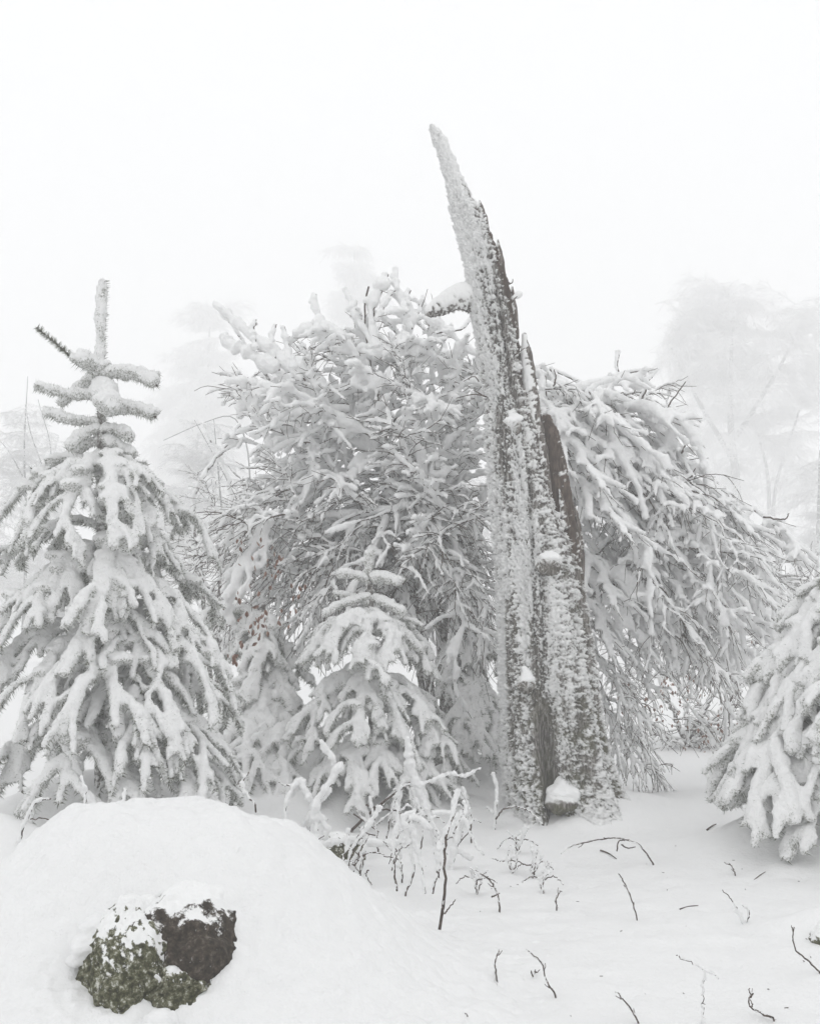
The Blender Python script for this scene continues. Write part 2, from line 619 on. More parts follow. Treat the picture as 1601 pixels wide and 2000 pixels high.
cleft4 = np.exp(-((PXF - (cx + .28 * w + 7 * noise(np.stack([hgt * 1.2, hgt * 0, hgt * 0 + 6], 1)))) / 6) ** 2) * sstep(380, 480, PY) * (1 - sstep(760, 820, PY)) * (s_ < 0)
cleft5 = np.exp(-((PXF - (1108 + 8 * noise(np.stack([hgt * 1.5, hgt * 0, hgt * 0 + 8], 1)))) / 8) ** 2) * sstep(1130, 1200, PY) * (1 - sstep(1440, 1500, PY)) * (s_ < 0)
dep = dep + .16 * cleft + .05 * cleft2 + .05 * cleft3 + .05 * cleft4 + .06 * cleft5
base = np.stack([(xpx - CX) * YT / F, YT + dep, np.zeros_like(dep)], 1)
# height from the pixel row at the trunk's own distance
zz = np.array([P(0, p, YT)[2] for p in py])
base[:, 2] = np.repeat(zz, ns)
nrm = np.stack([c_, s_ / .9, 0 * c_], 1)
bp = base.copy()
# rime nodules: small knobs, drawn out sideways into short ledges on the right half
kn = .8 * noise(np.stack([bp[:, 0] * 24, bp[:, 1] * 24, bp[:, 2] * 17], 1)) + .9 * noise(bp * 48) + .7 * noise(bp * 85)
ledge = noise(np.stack([bp[:, 0] * 12, bp[:, 1] * 12, bp[:, 2] * 36 + noise(bp * 9) * 1.6], 1)) + .7 * noise(bp * 50) + .5 * noise(bp * 90)
side = sstep(-.1, .5, c_)
pat = kn * (1 - side) + ledge * 1.1 * side
big = fbm(np.stack([bp[:, 0] * 3, bp[:, 1] * 3, bp[:, 2] * .9], 1) + 3, 3)
rel = (PXF - cx) / np.maximum(w, 1)                     # -1 left edge .. 1 right edge
cov = .27 + .6 * big + .34 * noise(np.stack([c_ * 6, s_ * 6, hgt * .45 + 2], 1)) + .2 * noise(np.stack([c_ * 13, s_ * 13, hgt * 1.1 + 2], 1)) + .3 * noise(np.stack([bp[:, 0] * 7, bp[:, 1] * 7, bp[:, 2] * 2.2], 1))
cov += 1.3 * (1 - sstep(300, 420, PY)) + .45 * (1 - sstep(420, 620, PY)) * (rel < .3)
cov += .55 * np.exp(-((PXF - (1006 + (PY - 850) * .03)) / 17) ** 2) * sstep(820, 870, PY) * (1 - sstep(1250, 1330, PY))
cov -= .30 * np.exp(-((rel + .45) / .25) ** 2) * sstep(700, 900, PY)
cov += .12 * np.exp(-((rel + .75) / .2) ** 2) * (1 - sstep(1400, 1500, PY))
woodm = sstep(.66, .86, rel + .16 * noise(np.stack([hgt * 2, hgt * 0, hgt * 0], 1))) * sstep(330, 400, PY) * (1 - sstep(800, 1000, PY) * .7)
cov -= (.75 + .35 * noise(bp * 5 + 2)) * woodm
cov -= .30 * sstep(.35, .8, rel) * sstep(1000, 1150, PY) * (1 - sstep(1430, 1500, PY))
cov -= .35 * np.exp(-((PXF - 1030) / 35) ** 2) * sstep(1390, 1450, PY) * (1 - sstep(1530, 1570, PY))
cov += .35 * sstep(1480, 1580, PY) * (rel > 0)
cov += .55 * sstep(1560, 1600, PY)
cov -= 2.0 * cleft + .3 * (cleft2 + cleft3 + cleft4 + cleft5)
cov -= .45 * np.exp(-((PXF - 995) / 14) ** 2) * sstep(1000, 1300, PY) * .6
mask = sstep(-.5, .6, pat * .85 + cov)
moss = sstep(1250, 1480, PY) * (.25 + .6 * noise(bp * 5)) + .25 * sstep(.0, .6, noise(bp * 4 + 7)) * sstep(900, 1100, PY)
thick = .004 + .020 * mask * (1 + .8 * np.clip(pat, -1, 1)) + .006 * kn
thick = thick * np.clip(wm / .1, .25, 1)
co3 = base + nrm * thick[:, None]
grainr = (.012 * noise(np.stack([c_ * 15, s_ * 15, hgt * 1.6], 1)) + .009 * noise(np.stack([c_ * 34, s_ * 34, hgt * 3.2], 1)) + .004 * noise(bp * 60)) * (1 - mask)
co3 += nrm * grainr[:, None]
i = (np.arange(rows - 1)[:, None] * ns); j = np.arange(ns)[None]; k = (j + 1) % ns
q = np.stack([i + j, i + ns + j, i + ns + k, i + k], -1).reshape(-1, 4)
co3 = np.vstack([co3, [co3[:ns].mean(0) + V3(0, 0, .01)]])
t = np.stack([np.arange(ns), (np.arange(ns) + 1) % ns, np.full(ns, rows * ns)], 1)
ap = lambda a, z: np.append(np.clip(a, 0, 1), z)
obj('trunk', make_mesh('trunk', co3 - DL, q, t, [BARK], attr={'snow': ap(mask * .8, 1), 'wood': ap(woodm + .35 * sstep(.3, .8, noise(bp * 6)), 0), 'moss': ap(moss, 0)}), dead)


def bark_piece(name, pathpx, rad, Y, snow, wood, seg=28, nrow=160, moss=0., jag=0., flat=1., parent=dead):
    """a splinter or stub: path of (px, py) with radii in px, lying Y metres away"""
    cp = np.array([P(a, b_, Y + (c if len_ > 2 else 0)) for (a, b_, *r_), len_, c in [(p, len(p), (p[2] if len(p) > 2 else 0)) for p in pathpx]])
    pts = curve(cp, nrow)
    rr_ = np.interp(np.linspace(0, 1, nrow), np.linspace(0, 1, len(rad)), rad) * Y / F
    mb = MB(); mb.tube(pts, rr_, seg, sq=flat)
    V, Q, T, mi = mb.arrays()
    ax = np.vstack([np.repeat(pts, seg, 0), pts[:1], pts[-1:]])
    nn = V - ax
    nn /= np.linalg.norm(nn, axis=1)[:, None] + 1e-9
    pt = noise(V * 30) + .6 * noise(V * 62)
    fr = noise(np.stack([V[:, 0] * 38, V[:, 1] * 38, V[:, 2] * 3], 1)) + .6 * noise(np.stack([V[:, 0] * 90, V[:, 1] * 90, V[:, 2] * 6], 1)) + .8 * noise(np.stack([V[:, 0] * 12, V[:, 1] * 12, V[:, 2] * 1.5], 1))
    s = sstep(-.25, .35, pt * .7 + snow(nn, V))
    V = V + nn * (.002 + .012 * s * (1 + .5 * pt) + .013 * fr * (1 - s))[:, None] * np.clip(np.append(np.repeat(rr_, seg), [rr_[0], rr_[-1]]) / .04, .2, 1)[:, None]
    return obj(name, make_mesh(name, V - DL, Q, T, [BARK], attr={'snow': s * .8, 'wood': np.full(len(V), wood), 'moss': np.full(len(V), moss)}), parent)


# upright splinter in front of the gap on the right
bark_piece('splinter', [(1024, 652), (1029, 700), (1036, 770), (1042, 840), (1052, 930), (1062, 1020)], [4, 10, 14, 19, 22, 15], YT - .03,
           lambda n_, v_: .25 - .75 * n_[:, 0] + .3 * noise(v_ * np.array([8, 8, 30])), .5)
for pth, rad in [([(936, 392), (944, 425), (950, 470)], [1.5, 7, 9]), ([(972, 468), (976, 505), (982, 560)], [1.5, 7, 9]), ([(1000, 560), (1003, 600), (1006, 660)], [1.5, 6, 7]),
                 ([(1092, 955), (1098, 985), (1106, 1030)], [1, 5, 6])]:
    bark_piece('splinter', pth, rad, YT - .01, lambda n_, v_: -.1 - .5 * n_[:, 0] + .5 * noise(v_ * 9), .7, seg=14, nrow=50)
# the dark rear plank of old wood
for nm, pth, rad, w_ in [('wood_plank', [(1060, 815), (1072, 860), (1085, 930), (1098, 1010), (1110, 1090), (1122, 1180), (1135, 1300), (1150, 1420)], [14, 20, 24, 24, 24, 21, 18, 10], 1.),
                         ('wood_plank', [(1083, 842), (1090, 900), (1103, 990), (1118, 1080), (1128, 1160), (1140, 1280), (1158, 1440)], [8, 12, 14, 14, 12, 11, 6], .8),
                         ('wood_plank', [(1115, 975), (1124, 1020), (1132, 1080), (1133, 1150), (1140, 1240)], [3, 8, 8, 7, 4], .6)]:
    bark_piece(nm, pth, rad, YT + .1, lambda n_, v_: -.5 + .6 * n_[:, 2] + .5 * noise(v_ * 5) + .5 * noise(v_ * np.array([30, 30, 3])), w_, seg=24, nrow=180)
# broken limb reaching left, snow above and bare below
bark_piece('limb_stub', [(958, 598, .16), (930, 584, .06), (897, 581, 0), (866, 595, -.02), (836, 612, -.03)], [38, 31, 24, 19, 10], YT - .02,
           lambda n_, v_: .3 + .7 * n_[:, 2] + .4 * noise(v_ * 6), .0, seg=44, nrow=90)
sb = MB()
sb.tube(curve([P(938, 574, YT + .06), P(902, 564, YT - .02), P(866, 584, YT - .05), P(840, 604, YT - .04)], 12) , np.linspace(.07, .025, 12), 10)
snow_obj('snow_load', sb, dead, .012, .014, .010, 20, smooth=3); JOBS[-1] = (*JOBS[-1][:2], JOBS[-1][2] - DL, *JOBS[-1][3:])


def knot(px, py, r, Yk, out=.1, caph=1.1):
    p = P(px, py, Yk)
    q_ = p + V3(.0, -out, -.015)
    r_m = M(r, Yk)
    n1, sg = 26, 30
    pts = curve([p + V3(0, .12, .02), p, q_], n1)
    mb = MB(); rad = np.interp(np.linspace(0, 1, n1), [0, .4, .75, 1], [1.5, 1.15, 1., .8]) * r_m
    mb.tube(pts, rad, sg, tip=-.35)
    V, Q, T, mi = mb.arrays()
    ax = np.vstack([np.repeat(pts, sg, 0), pts[:1], pts[-1:]])
    nn = V - ax; nn /= np.linalg.norm(nn, axis=1)[:, None] + 1e-9
    pt = noise(V * 34) + .6 * noise(V * 70)
    s = sstep(-.2, .4, pt * .7 + .9 * nn[:, 2] - .15 - .5 * sstep(-.02, -out * .9, V[:, 1] - p[1]))
    V = V + nn * (.012 * pt + .02 * noise(V * 14) + .008 * s)[:, None]
    s = np.clip(s + .5 * sstep(.0, .5, noise(V * 45) + .3 * noise(V * 90)), 0, 1)
    obj('knot', make_mesh('knot', V - DL, Q, T, [BARK], attr={'snow': s * .75, 'wood': np.full(len(V), .3), 'moss': np.full(len(V), .1)}), dead)
    sb = MB()
    for a in np.linspace(0, 1, 7):
        sb.ball(p + V3(rng.normal() * .25 * r_m, -out * .75 * a + .02 , r_m * (.85 + caph * (1 - a))), r_m * V3(.95, .7, .42) * (1.15 - .65 * (1 - a)), nu=12, nv=7)
    snow_obj('snow_load', sb, dead, .009, .006, .003, 30, smooth=6)
    JOBS[-1] = (*JOBS[-1][:2], JOBS[-1][2] - DL, *JOBS[-1][3:])


knot(1000, 836, 16, YT - .17, .05, 1.5)
knot(1073, 1106, 19, YT - .31, .045, .6)
knot(1028, 1340, 14, YT - .33, .05, 1.7)

# root knob at the foot, hollow and dark below, and the buttresses that run into the snow
kb = P(1098, 1568, YT - .44)
mb = MB(); mb.ball(kb, (.13, .13, .105), nu=64, nv=44)
V, Q, T, mi = mb.arrays()
nn = unit(V3(0, 0, 1)) * 0 + (V - kb) / np.linalg.norm(V - kb, axis=1)[:, None]
V = V + nn * (.03 * noise(V * 9) + .010 * noise(V * 40))[:, None]
V[:, 2] += .02
s = sstep(-.15, .25, nn[:, 2] + .05 + .25 * noise(V * 22))
obj('root_knob', make_mesh('root_knob', V - DL, Q, T, [BARK], attr={'snow': s * .9, 'wood': V[:, 0] * 0 + .2, 'moss': sstep(-.2, .3, noise(V * 9)) * .6}), dead)
sb = MB()
for k in range(9):
    u_ = k / 8
    sb.ball(kb + V3(.03 * u_ + rng.normal() * .012, .07 * u_, .07 + .10 * u_), V3(.125 - .075 * u_, .11 - .05 * u_, .05), nu=12, nv=7)
for k in range(10):
    u_ = k / 9
    sb.ball(P(1120 + 70 * u_, 1552 + 30 * u_ - 14 * math.sin(3.1 * u_), YT - .45 + .12 * u_), M(24 - 4 * u_, YT) * V3(1, 1, .8), nu=10, nv=6)
snow_obj('snow_load', sb, dead, .011, .010, .004, 14, smooth=6); JOBS[-1] = (*JOBS[-1][:2], JOBS[-1][2] - DL, *JOBS[-1][3:])
# rime feathers: thousands of small frost flakes standing off the bark, combed to the left by the wind
pick = np.where((s_ < .3) & (PY < 1600))[0]
w_ = np.clip(mask[pick] - .25, 0, 1) * (wm[pick] + .03) * (.4 + 1.0 * (rel[pick] < .1))
pick = np.random.default_rng(4).choice(pick, 26000, p=w_ / w_.sum())
rf = np.random.default_rng(6)
pp = co3[:-1][pick]; nn = nrm[pick] / np.linalg.norm(nrm[pick], axis=1)[:, None]
ln = rf.uniform(.004, .013, len(pick))[:, None]
dr = nn * .8 + V3(-.45, -.1, .12) + rf.normal(size=(len(pick), 3)) * .35
dr /= np.linalg.norm(dr, axis=1)[:, None]
sd = np.cross(dr, rf.normal(size=(len(pick), 3))); sd /= np.linalg.norm(sd, axis=1)[:, None]
sd2 = np.cross(dr, sd)
v4 = np.stack([pp - dr * .004 + sd * ln * .35, pp - dr * .004 - sd * ln * .2 + sd2 * ln * .3, pp - dr * .004 - sd * ln * .2 - sd2 * ln * .3, pp + dr * ln], 1).reshape(-1, 3)
a4 = np.arange(len(pick))[:, None] * 4
mb = MB(); mb.add(v4 - DL, None, np.concatenate([a4 + [0, 1, 3], a4 + [1, 2, 3], a4 + [2, 0, 3]]))
tag(mobj('rime_feathers', mb, [RIME], dead), kind='stuff')
# small frozen twigs left on the trunk
mb = MB()
for pl in [[(985, 705), (1010, 690), (1024, 680)], [(935, 745), (925, 735), (905, 745)], [(992, 556), (1000, 552), (1001, 545)], [(1000, 590), (1006, 582), (1014, 575)],
           [(950, 775), (925, 770), (890, 778)], [(948, 775), (925, 762)]]:
    mb = MB()
    mb.tube(curve([P(*p_, YT - .12) for p_ in pl], 6) - DL, np.linspace(.006, .003, 6), 5)
    mobj('twig', mb, [WOOD], dead)
sb = MB()
sb.tube(curve([P(1001, 583, YT - .1), P(1010, 577, YT - .1), P(1018, 572, YT - .1)], 6), [.015, .022, .028, .032, .032, .024], 8)
snow_obj('snow_load', sb, dead, .008, .002, .001, 30); JOBS[-1] = (*JOBS[-1][:2], JOBS[-1][2] - DL, *JOBS[-1][3:])

# ------------------------------------------------------------------ spruces


def needles(mb, pts, r, dens, rs, off=.3, len0=.012, len1=.03, frost=.5, drop=0.):
    """short needles that stick out beyond the snow, mostly sideways and down"""
    seg = np.diff(pts, axis=0)
    sl = np.linalg.norm(seg, axis=1)
    n_ = int(sl.sum() * dens)
    if n_ < 1: return
    k = rs.choice(len(seg), n_, p=sl / sl.sum())
    u_ = rs.random(n_)
    p = pts[k] + seg[k] * u_[:, None]
    t_ = seg[k] / sl[k][:, None]
    rr_ = np.interp((k + u_) / len(seg), np.linspace(0, 1, len(pts)), np.broadcast_to(r, (len(pts),)))
    d = rs.normal(size=(n_, 3))
    d -= t_ * (d * t_).sum(1)[:, None]
    fr = rs.random(n_) < frost
    d[:, 2] = np.where((d[:, 2] > 0) & ~fr, d[:, 2] * .3, d[:, 2]) - drop
    d /= np.linalg.norm(d, axis=1)[:, None] + 1e-9
    a = p + d * rr_[:, None] * off
    ln = rs.uniform(len0, len1, n_)
    dirv = d * .8 + t_ * .6
    dirv /= np.linalg.norm(dirv, axis=1)[:, None]
    e = a + d * rr_[:, None] * (.95 - off) + dirv * ln[:, None]
    wv = np.cross(dirv, rs.normal(size=(n_, 3)))
    wv /= np.linalg.norm(wv, axis=1)[:, None] + 1e-9
    wv *= .0034
    e = e + (UP * rr_[:, None] * .5 * (d[:, 2:3] > .2))
    v = np.stack([a - wv, a + wv, e], 1)
    for m_, sel in ((0, ~fr), (1, fr)):
        c = int(sel.sum())
        if c:
            mb.add(v[sel].reshape(-1, 3), None, np.arange(c * 3).reshape(-1, 3), m_)


def bough(parent, p0, p1, sag, nf, flen, rs_, seed, grav=.6, voxel=.013, dens=420, frost=.55, twist=0., org=None, stub=False, thick=1., pad=1.):
    r_ = np.random.default_rng(seed)
    org = np.zeros(3) if org is None else org
    p0, p1 = np.asarray(p0, float), np.asarray(p1, float)
    L_ = np.linalg.norm(p1 - p0)
    mid = (p0 + p1) / 2 + UP * sag * L_ + r_.normal(size=3) * .04 * L_
    q1 = p0 + (mid - p0) * .55 + UP * sag * L_ * .25
    main = curve([p0, q1, mid + (p1 - mid) * .3, p1], 14)
    sb, nb_ = MB(), MB()
    rods = []
    rods.append((main, rs_ * np.interp(np.linspace(0, 1, 14), [0, .3, .75, 1], [.7, 1.05, .95, .55])))
    side0 = unit(np.cross(p1 - p0, UP) + r_.normal(size=3) * .05)
    for k in range(nf):
        s = .22 + .72 * (k + r_.uniform(-.3, .3)) / nf
        p, t_ = interp_path(main, s)
        sg = 1 if k % 2 else -1
        ll = flen * L_ * (1.15 - .55 * s) * r_.uniform(.6, 1.3)
        gv = grav * r_.uniform(.7, 1.3)
        if r_.random() < .22: sg = -sg
        hd = unit(t_ * V3(1, 1, .5) * r_.uniform(.5, 1.2) + side0 * sg * r_.uniform(.2, 1.15) + r_.normal(size=3) * .15 + UP * .05)
        uu = np.linspace(0, 1, 8)[:, None]
        path = p + hd * ll * (uu * 1.0 - .25 * uu ** 2) + V3(0, 0, -1) * gv * ll * uu ** 1.7 + np.cumsum(r_.normal(size=(8, 3)) * .02 * ll, 0)
        rad = rs_ * r_.uniform(.55, 1.0) * np.interp(np.linspace(0, 1, 8), [0, .4, .85, 1], [.9, 1., .95, .8])
        rods.append((path, rad))
        if ll > .16:
            for sg2 in (-1, 1, -1, 1):
                if r_.random() < .35: continue
                p2, t2 = interp_path(path, r_.uniform(.25, .75))
                h2 = unit(t2 + np.cross(t2, UP) * sg2 * .7)
                l2 = ll * r_.uniform(.35, .5)
                pp = p2 + h2 * l2 * uu + V3(0, 0, -1) * grav * .6 * l2 * uu ** 1.7
                rods.append((pp, rs_ * r_.uniform(.5, .72) * np.interp(np.linspace(0, 1, 8), [0, .5, 1], [.9, 1., .75])))
    wood = MB()
    for path, rad in rods:
        lump = rad * (1 + .45 * noise(path * 8 + seed) + .25 * noise(path * 21))
        tt = np.gradient(path, axis=0); tt /= np.linalg.norm(tt, axis=1)[:, None] + 1e-9
        lift = UP - tt * tt[:, 2:3]
        steep = np.abs(tt[:, 2:3])
        # on steep hanging twigs the snow sits on the outer side
        path2 = path + lift * (rad * (.42 + .25 * steep[:, 0]))[:, None]
        sb.tube(path2, lump * .84 * thick, 8, tip=.5)
        needles(nb_, path, rad * .92, dens * 1.1, r_, frost=frost, len1=.036)
        wood.tube(path, np.linspace(.3, .12, len(path)) * rs_ * .4, 5)
    for s in np.linspace(.12, .72, 8):
        p, t_ = interp_path(main, s + r_.normal() * .04)
        sb.ball(p + UP * rs_ * .35 + r_.normal(size=3) * rs_ * .55, rs_ * V3(1.9, 1.9, .85) * r_.uniform(.6, 1.25) * thick * pad)
    V, Q, T, mi = nb_.arrays()
    Vw, Qw, Tw, _ = wood.arrays()
    if len(V):
        Qa = Qw + len(V); Ta = np.vstack([T, Tw + len(V)])
        Va = np.vstack([V, Vw]); ma = np.concatenate([np.full(len(Qw), 2), mi, np.full(len(Tw), 2)])
    o = obj('bough', make_mesh('bough', Va - org, Qa, Ta, [NEEDLE, FNEEDLE, WOOD], ma, smooth=False), parent)
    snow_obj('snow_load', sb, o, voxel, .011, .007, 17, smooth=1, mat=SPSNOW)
    JOBS[-1] = (*JOBS[-1][:2], JOBS[-1][2] - org, *JOBS[-1][3:])
    return o


def rod(parent, a, b_, r, org, seed, cover=1., bend=0., frost=.5, dens=900, snow=True, taper=.8):
    r_ = np.random.default_rng(seed)
    path = curve([a, (np.asarray(a) + b_) / 2 + UP * bend, b_], 12)
    nb_ = MB()
    needles(nb_, path, r * .8, dens, r_, frost=frost, len0=.012, len1=.026)
    wood = MB(); wood.tube(path, r * .2, 5)
    V, Q, T, mi = nb_.arrays(); Vw, Qw, Tw, _ = wood.arrays()
    o = obj('bough', make_mesh('bough', np.vstack([V, Vw]) - org, Qw + len(V), np.vstack([T, Tw + len(V)]), [NEEDLE, FNEEDLE, WOOD],
            np.concatenate([np.full(len(Qw), 2), mi, np.full(len(Tw), 2)]), smooth=False), parent)
    if snow:
        sb = MB()
        off = V3(-.3, -.2, .0) * r if abs((b_ - a)[2]) > np.linalg.norm(b_ - a) * .8 else UP * r * .3
        lump = r * .9 * (1 + .35 * noise(path * 8 + seed) + .2 * noise(path * 25)) * np.interp(np.linspace(0, 1, 12), [0, .15, .9, 1], [.9, 1, 1, taper])
        k = 12 if cover >= 1 else int(12 * cover)
        sb.tube(path[:k] + off, lump[:k], 10, tip=.5)
        for q_ in range(7):
            k_ = int(r_.integers(1, max(k - 1, 2)))
            sb.ball(path[k_] + off + r_.normal(size=3) * r * .35, r * V3(.75, .75, .6) * r_.uniform(.6, 1.), nu=8, nv=5)
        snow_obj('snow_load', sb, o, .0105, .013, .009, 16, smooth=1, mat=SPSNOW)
        JOBS[-1] = (*JOBS[-1][:2], JOBS[-1][2] - org, *JOBS[-1][3:])
    return o


def stem_part(parent, pts, r, org, material=STEM, name='trunk', seg=12):
    mb = MB(); mb.tube(np.asarray(pts) - org, r, seg)
    return mobj(name, mb, [material], parent)


# --- the large spruce on the left
YL = 8.0
b0 = P(205, 1560, YL); b0[2] = GZ(b0[0], b0[1]) - .05
spL = thing('spruce_tree', 'large young spruce at the left, its upright leader wrapped in snow', 'spruce', loc=tuple(b0))
tp = curve([b0, P(205, 1200, YL), P(200, 930, YL), P(198, 715, YL)], 30)
stem_part(spL, tp, np.linspace(.075, .022, 30), b0)
rd = lambda a, b_, r, ya=0, yb=0, **k: rod(spL, P(*a, YL + ya), P(*b_, YL + yb), M(r, YL), b0, len(PENDING), **k)
rd((198, 722), (204, 548), 12, taper=.8)
rd((200, 735), (306, 752), 17, 0, -.1, bend=.05)
rd((240, 740), (312, 731), 8, .2, .4)
rd((195, 725), (152, 702), 24, 0, -.15)
rd((150, 705), (72, 640), 7, .05, .1, snow=False, frost=.25, dens=1200)
rd((190, 775), (70, 756), 13, 0, -.1, bend=-.02)
rd((185, 735), (118, 792), 13, .1, .3)
rd((200, 765), (214, 800), 27, 0, -.3, taper=.95)
rd((205, 800), (304, 814), 17, 0, -.12, bend=.03)
rd((192, 828), (86, 806), 13, 0, -.1, bend=-.02)
rd((196, 838), (132, 878), 13, 0, -.1, bend=.03)
rd((204, 838), (258, 858), 14, 0, -.15, bend=.02)
rd((204, 860), (262, 892), 13, 0, -.12, bend=.02)
rd((194, 860), (140, 896), 11, 0, .1, bend=.02)
rd((202, 880), (253, 912), 9, 0, -.1)
rd((195, 885), (160, 912), 8, 0, -.1)
rd((90, 930), (62, 915), 6, .1, .1, snow=False)
nbm = MB(); needles(nbm, curve([P(200, 720, YL), P(199, 800, YL), P(200, 940, YL)], 12), .04, 1500, np.random.default_rng(3), off=.2, frost=.45)
V, Q, T, mi = nbm.arrays()
obj('needle_sleeve', make_mesh('needle_sleeve', V - b0, Q, T, [NEEDLE, FNEEDLE], mi, smooth=False), spL)
# start row on the trunk, tip (px, py), depth of tip, sag, fingers, finger length, rod radius px
BL = [(925, 20, 1010, .25, .22, 7, .42, 11), (930, 30, 1080, -.35, .25, 8, .42, 12), (925, 115, 1050, -.6, .25, 9, .45, 13), (930, 215, 1070, -.7, .28, 9, .45, 14),
      (930, 290, 1060, -.45, .25, 8, .42, 12), (930, 345, 1030, 0, .2, 8, .40, 11), (940, 390, 1050, .3, .15, 8, .4, 10), (935, 130, 960, .5, .2, 7, .4, 10), (930, 270, 985, .6, .2, 7, .4, 10),
      (1040, -40, 1150, 0, .2, 8, .42, 11), (1030, 345, 1120, -.1, .2, 9, .45, 11), 
      (1140, -30, 1270, -.3, .25, 9, .42, 13), (1110, 60, 1230, -.6, .28, 9, .45, 15), (1110, 190, 1240, -.85, .3, 9, .5, 16), (1110, 300, 1220, -.6, .28, 9, .45, 14),
      (1150, 400, 1250, -.25, .22, 9, .42, 13), (1130, 425, 1190, .3, .2, 9, .4, 12), (1130, 150, 1190, .6, .2, 8, .4, 11), (1150, 320, 1180, .6, .2, 8, .4, 11),
      (1190, 225, 1420, -.95, .24, 11, .45, 17), (1250, 60, 1400, -.7, .22, 9, .42, 14), (1230, 415, 1370, -.5, .25, 10, .42, 14), (1260, 350, 1430, -.75, .22, 10, .42, 15),
      (1250, -60, 1400, -.3, .2, 9, .42, 14), (1270, 450, 1400, .2, .2, 10, .4, 13), (1330, 430, 1500, -.55, .2, 10, .42, 14), (1330, 300, 1500, -.9, .12, 10, .4, 14), (1330, 100, 1480, -.8, .15, 9, .4, 14),
      (1400, 455, 1560, -.35, .15, 10, .4, 12), (1420, 120, 1570, -1.0, .2, 9, .5, 16), (1430, 230, 1560, -.95, .2, 9, .48, 15), (1400, -30, 1520, -.5, .15, 9, .4, 14), (1430, 390, 1570, -.8, .12, 9, .4, 14)]
for k, (sy, tx, ty, dz, sag, nf_, fl, rp) in enumerate(BL):
    xs = np.interp(sy, [715, 1560], [198, 205])
    bough(spL, P(xs, sy, YL), P(205 + (tx - 205) * 1.06, ty, YL + dz), sag * 1.25, nf_ - 2, fl * 1.2, M(rp, YL) * .9, 100 + k, org=b0, voxel=.016, dens=430, grav=.6)

# --- middle spruce
YM = 9.3
b0 = P(735, 1560, YM); b0[2] = GZ(b0[0], b0[1]) - .05
spM = thing('spruce_tree', 'small spruce under heavy snow in the middle, just left of the dead tree', 'spruce', loc=tuple(b0))
stem_part(spM, curve([b0, P(728, 1350, YM), P(722, 1120, YM)], 16), np.linspace(.06, .02, 16), b0)
rdm = lambda a, b_, r, ya=0, yb=0, **k: rod(spM, P(*a, YM + ya), P(*b_, YM + yb), M(r, YM), b0, len(PENDING), **k)
for a, b_, r, y_ in [((722, 1120), (724, 1075), 10, 0), ((724, 1130), (788, 1140), 12, -.1), ((722, 1135), (660, 1122), 9, -.1), ((722, 1165), (632, 1200), 9, -.15), ((726, 1170), (790, 1200), 10, -.15),
                     ((722, 1180), (650, 1160), 8, .1), ((724, 1190), (770, 1235), 9, -.2), ((720, 1195), (645, 1225), 9, -.2), ((724, 1200), (705, 1235), 9, -.3)]:
    rdm(a, b_, r, 0, y_, bend=.02)
BM = [(1235, 585, 1300, 0, .3, 8, .45, 11), (1235, 640, 1290, -.5, .4, 9, .5, 12), (1235, 790, 1300, -.4, .4, 9, .5, 12), (1235, 850, 1330, -.05, .3, 9, .45, 12), (1240, 720, 1330, -.6, .3, 8, .45, 11),
      (1250, 600, 1250, .4, .2, 8, .4, 10), (1250, 830, 1260, .4, .2, 8, .4, 10),
      (1340, 590, 1470, -.3, .28, 10, .45, 13), (1340, 690, 1450, -.7, .32, 10, .45, 13), (1350, 790, 1450, -.6, .32, 10, .45, 13), (1350, 875, 1480, -.2, .28, 10, .42, 13), (1360, 560, 1440, .3, .2, 9, .4, 12),
      (1370, 860, 1400, .4, .2, 9, .4, 11), (1440, 620, 1540, -.5, .15, 9, .4, 12), (1440, 760, 1540, -.7, .15, 9, .4, 12), (1440, 880, 1570, -.5, .18, 9, .4, 12), (1420, 540, 1500, .1, .15, 9, .4, 12), (1450, 680, 1545, -.75, .1, 9, .45, 13), (1450, 820, 1560, -.7, .1, 9, .45, 13), (1400, 900, 1520, -.1, .2, 9, .4, 12)]
for k, (sy, tx, ty, dz, sag, nf_, fl, rp) in enumerate(BM):
    bough(spM, P(727, sy, YM), P(727 + (tx - 727) * 1.04, ty, YM + dz), sag * 1.15, nf_ - 2, fl * 1.2, M(rp, YM) * .85, 300 + k, org=b0, voxel=.0165, dens=330, frost=.6)

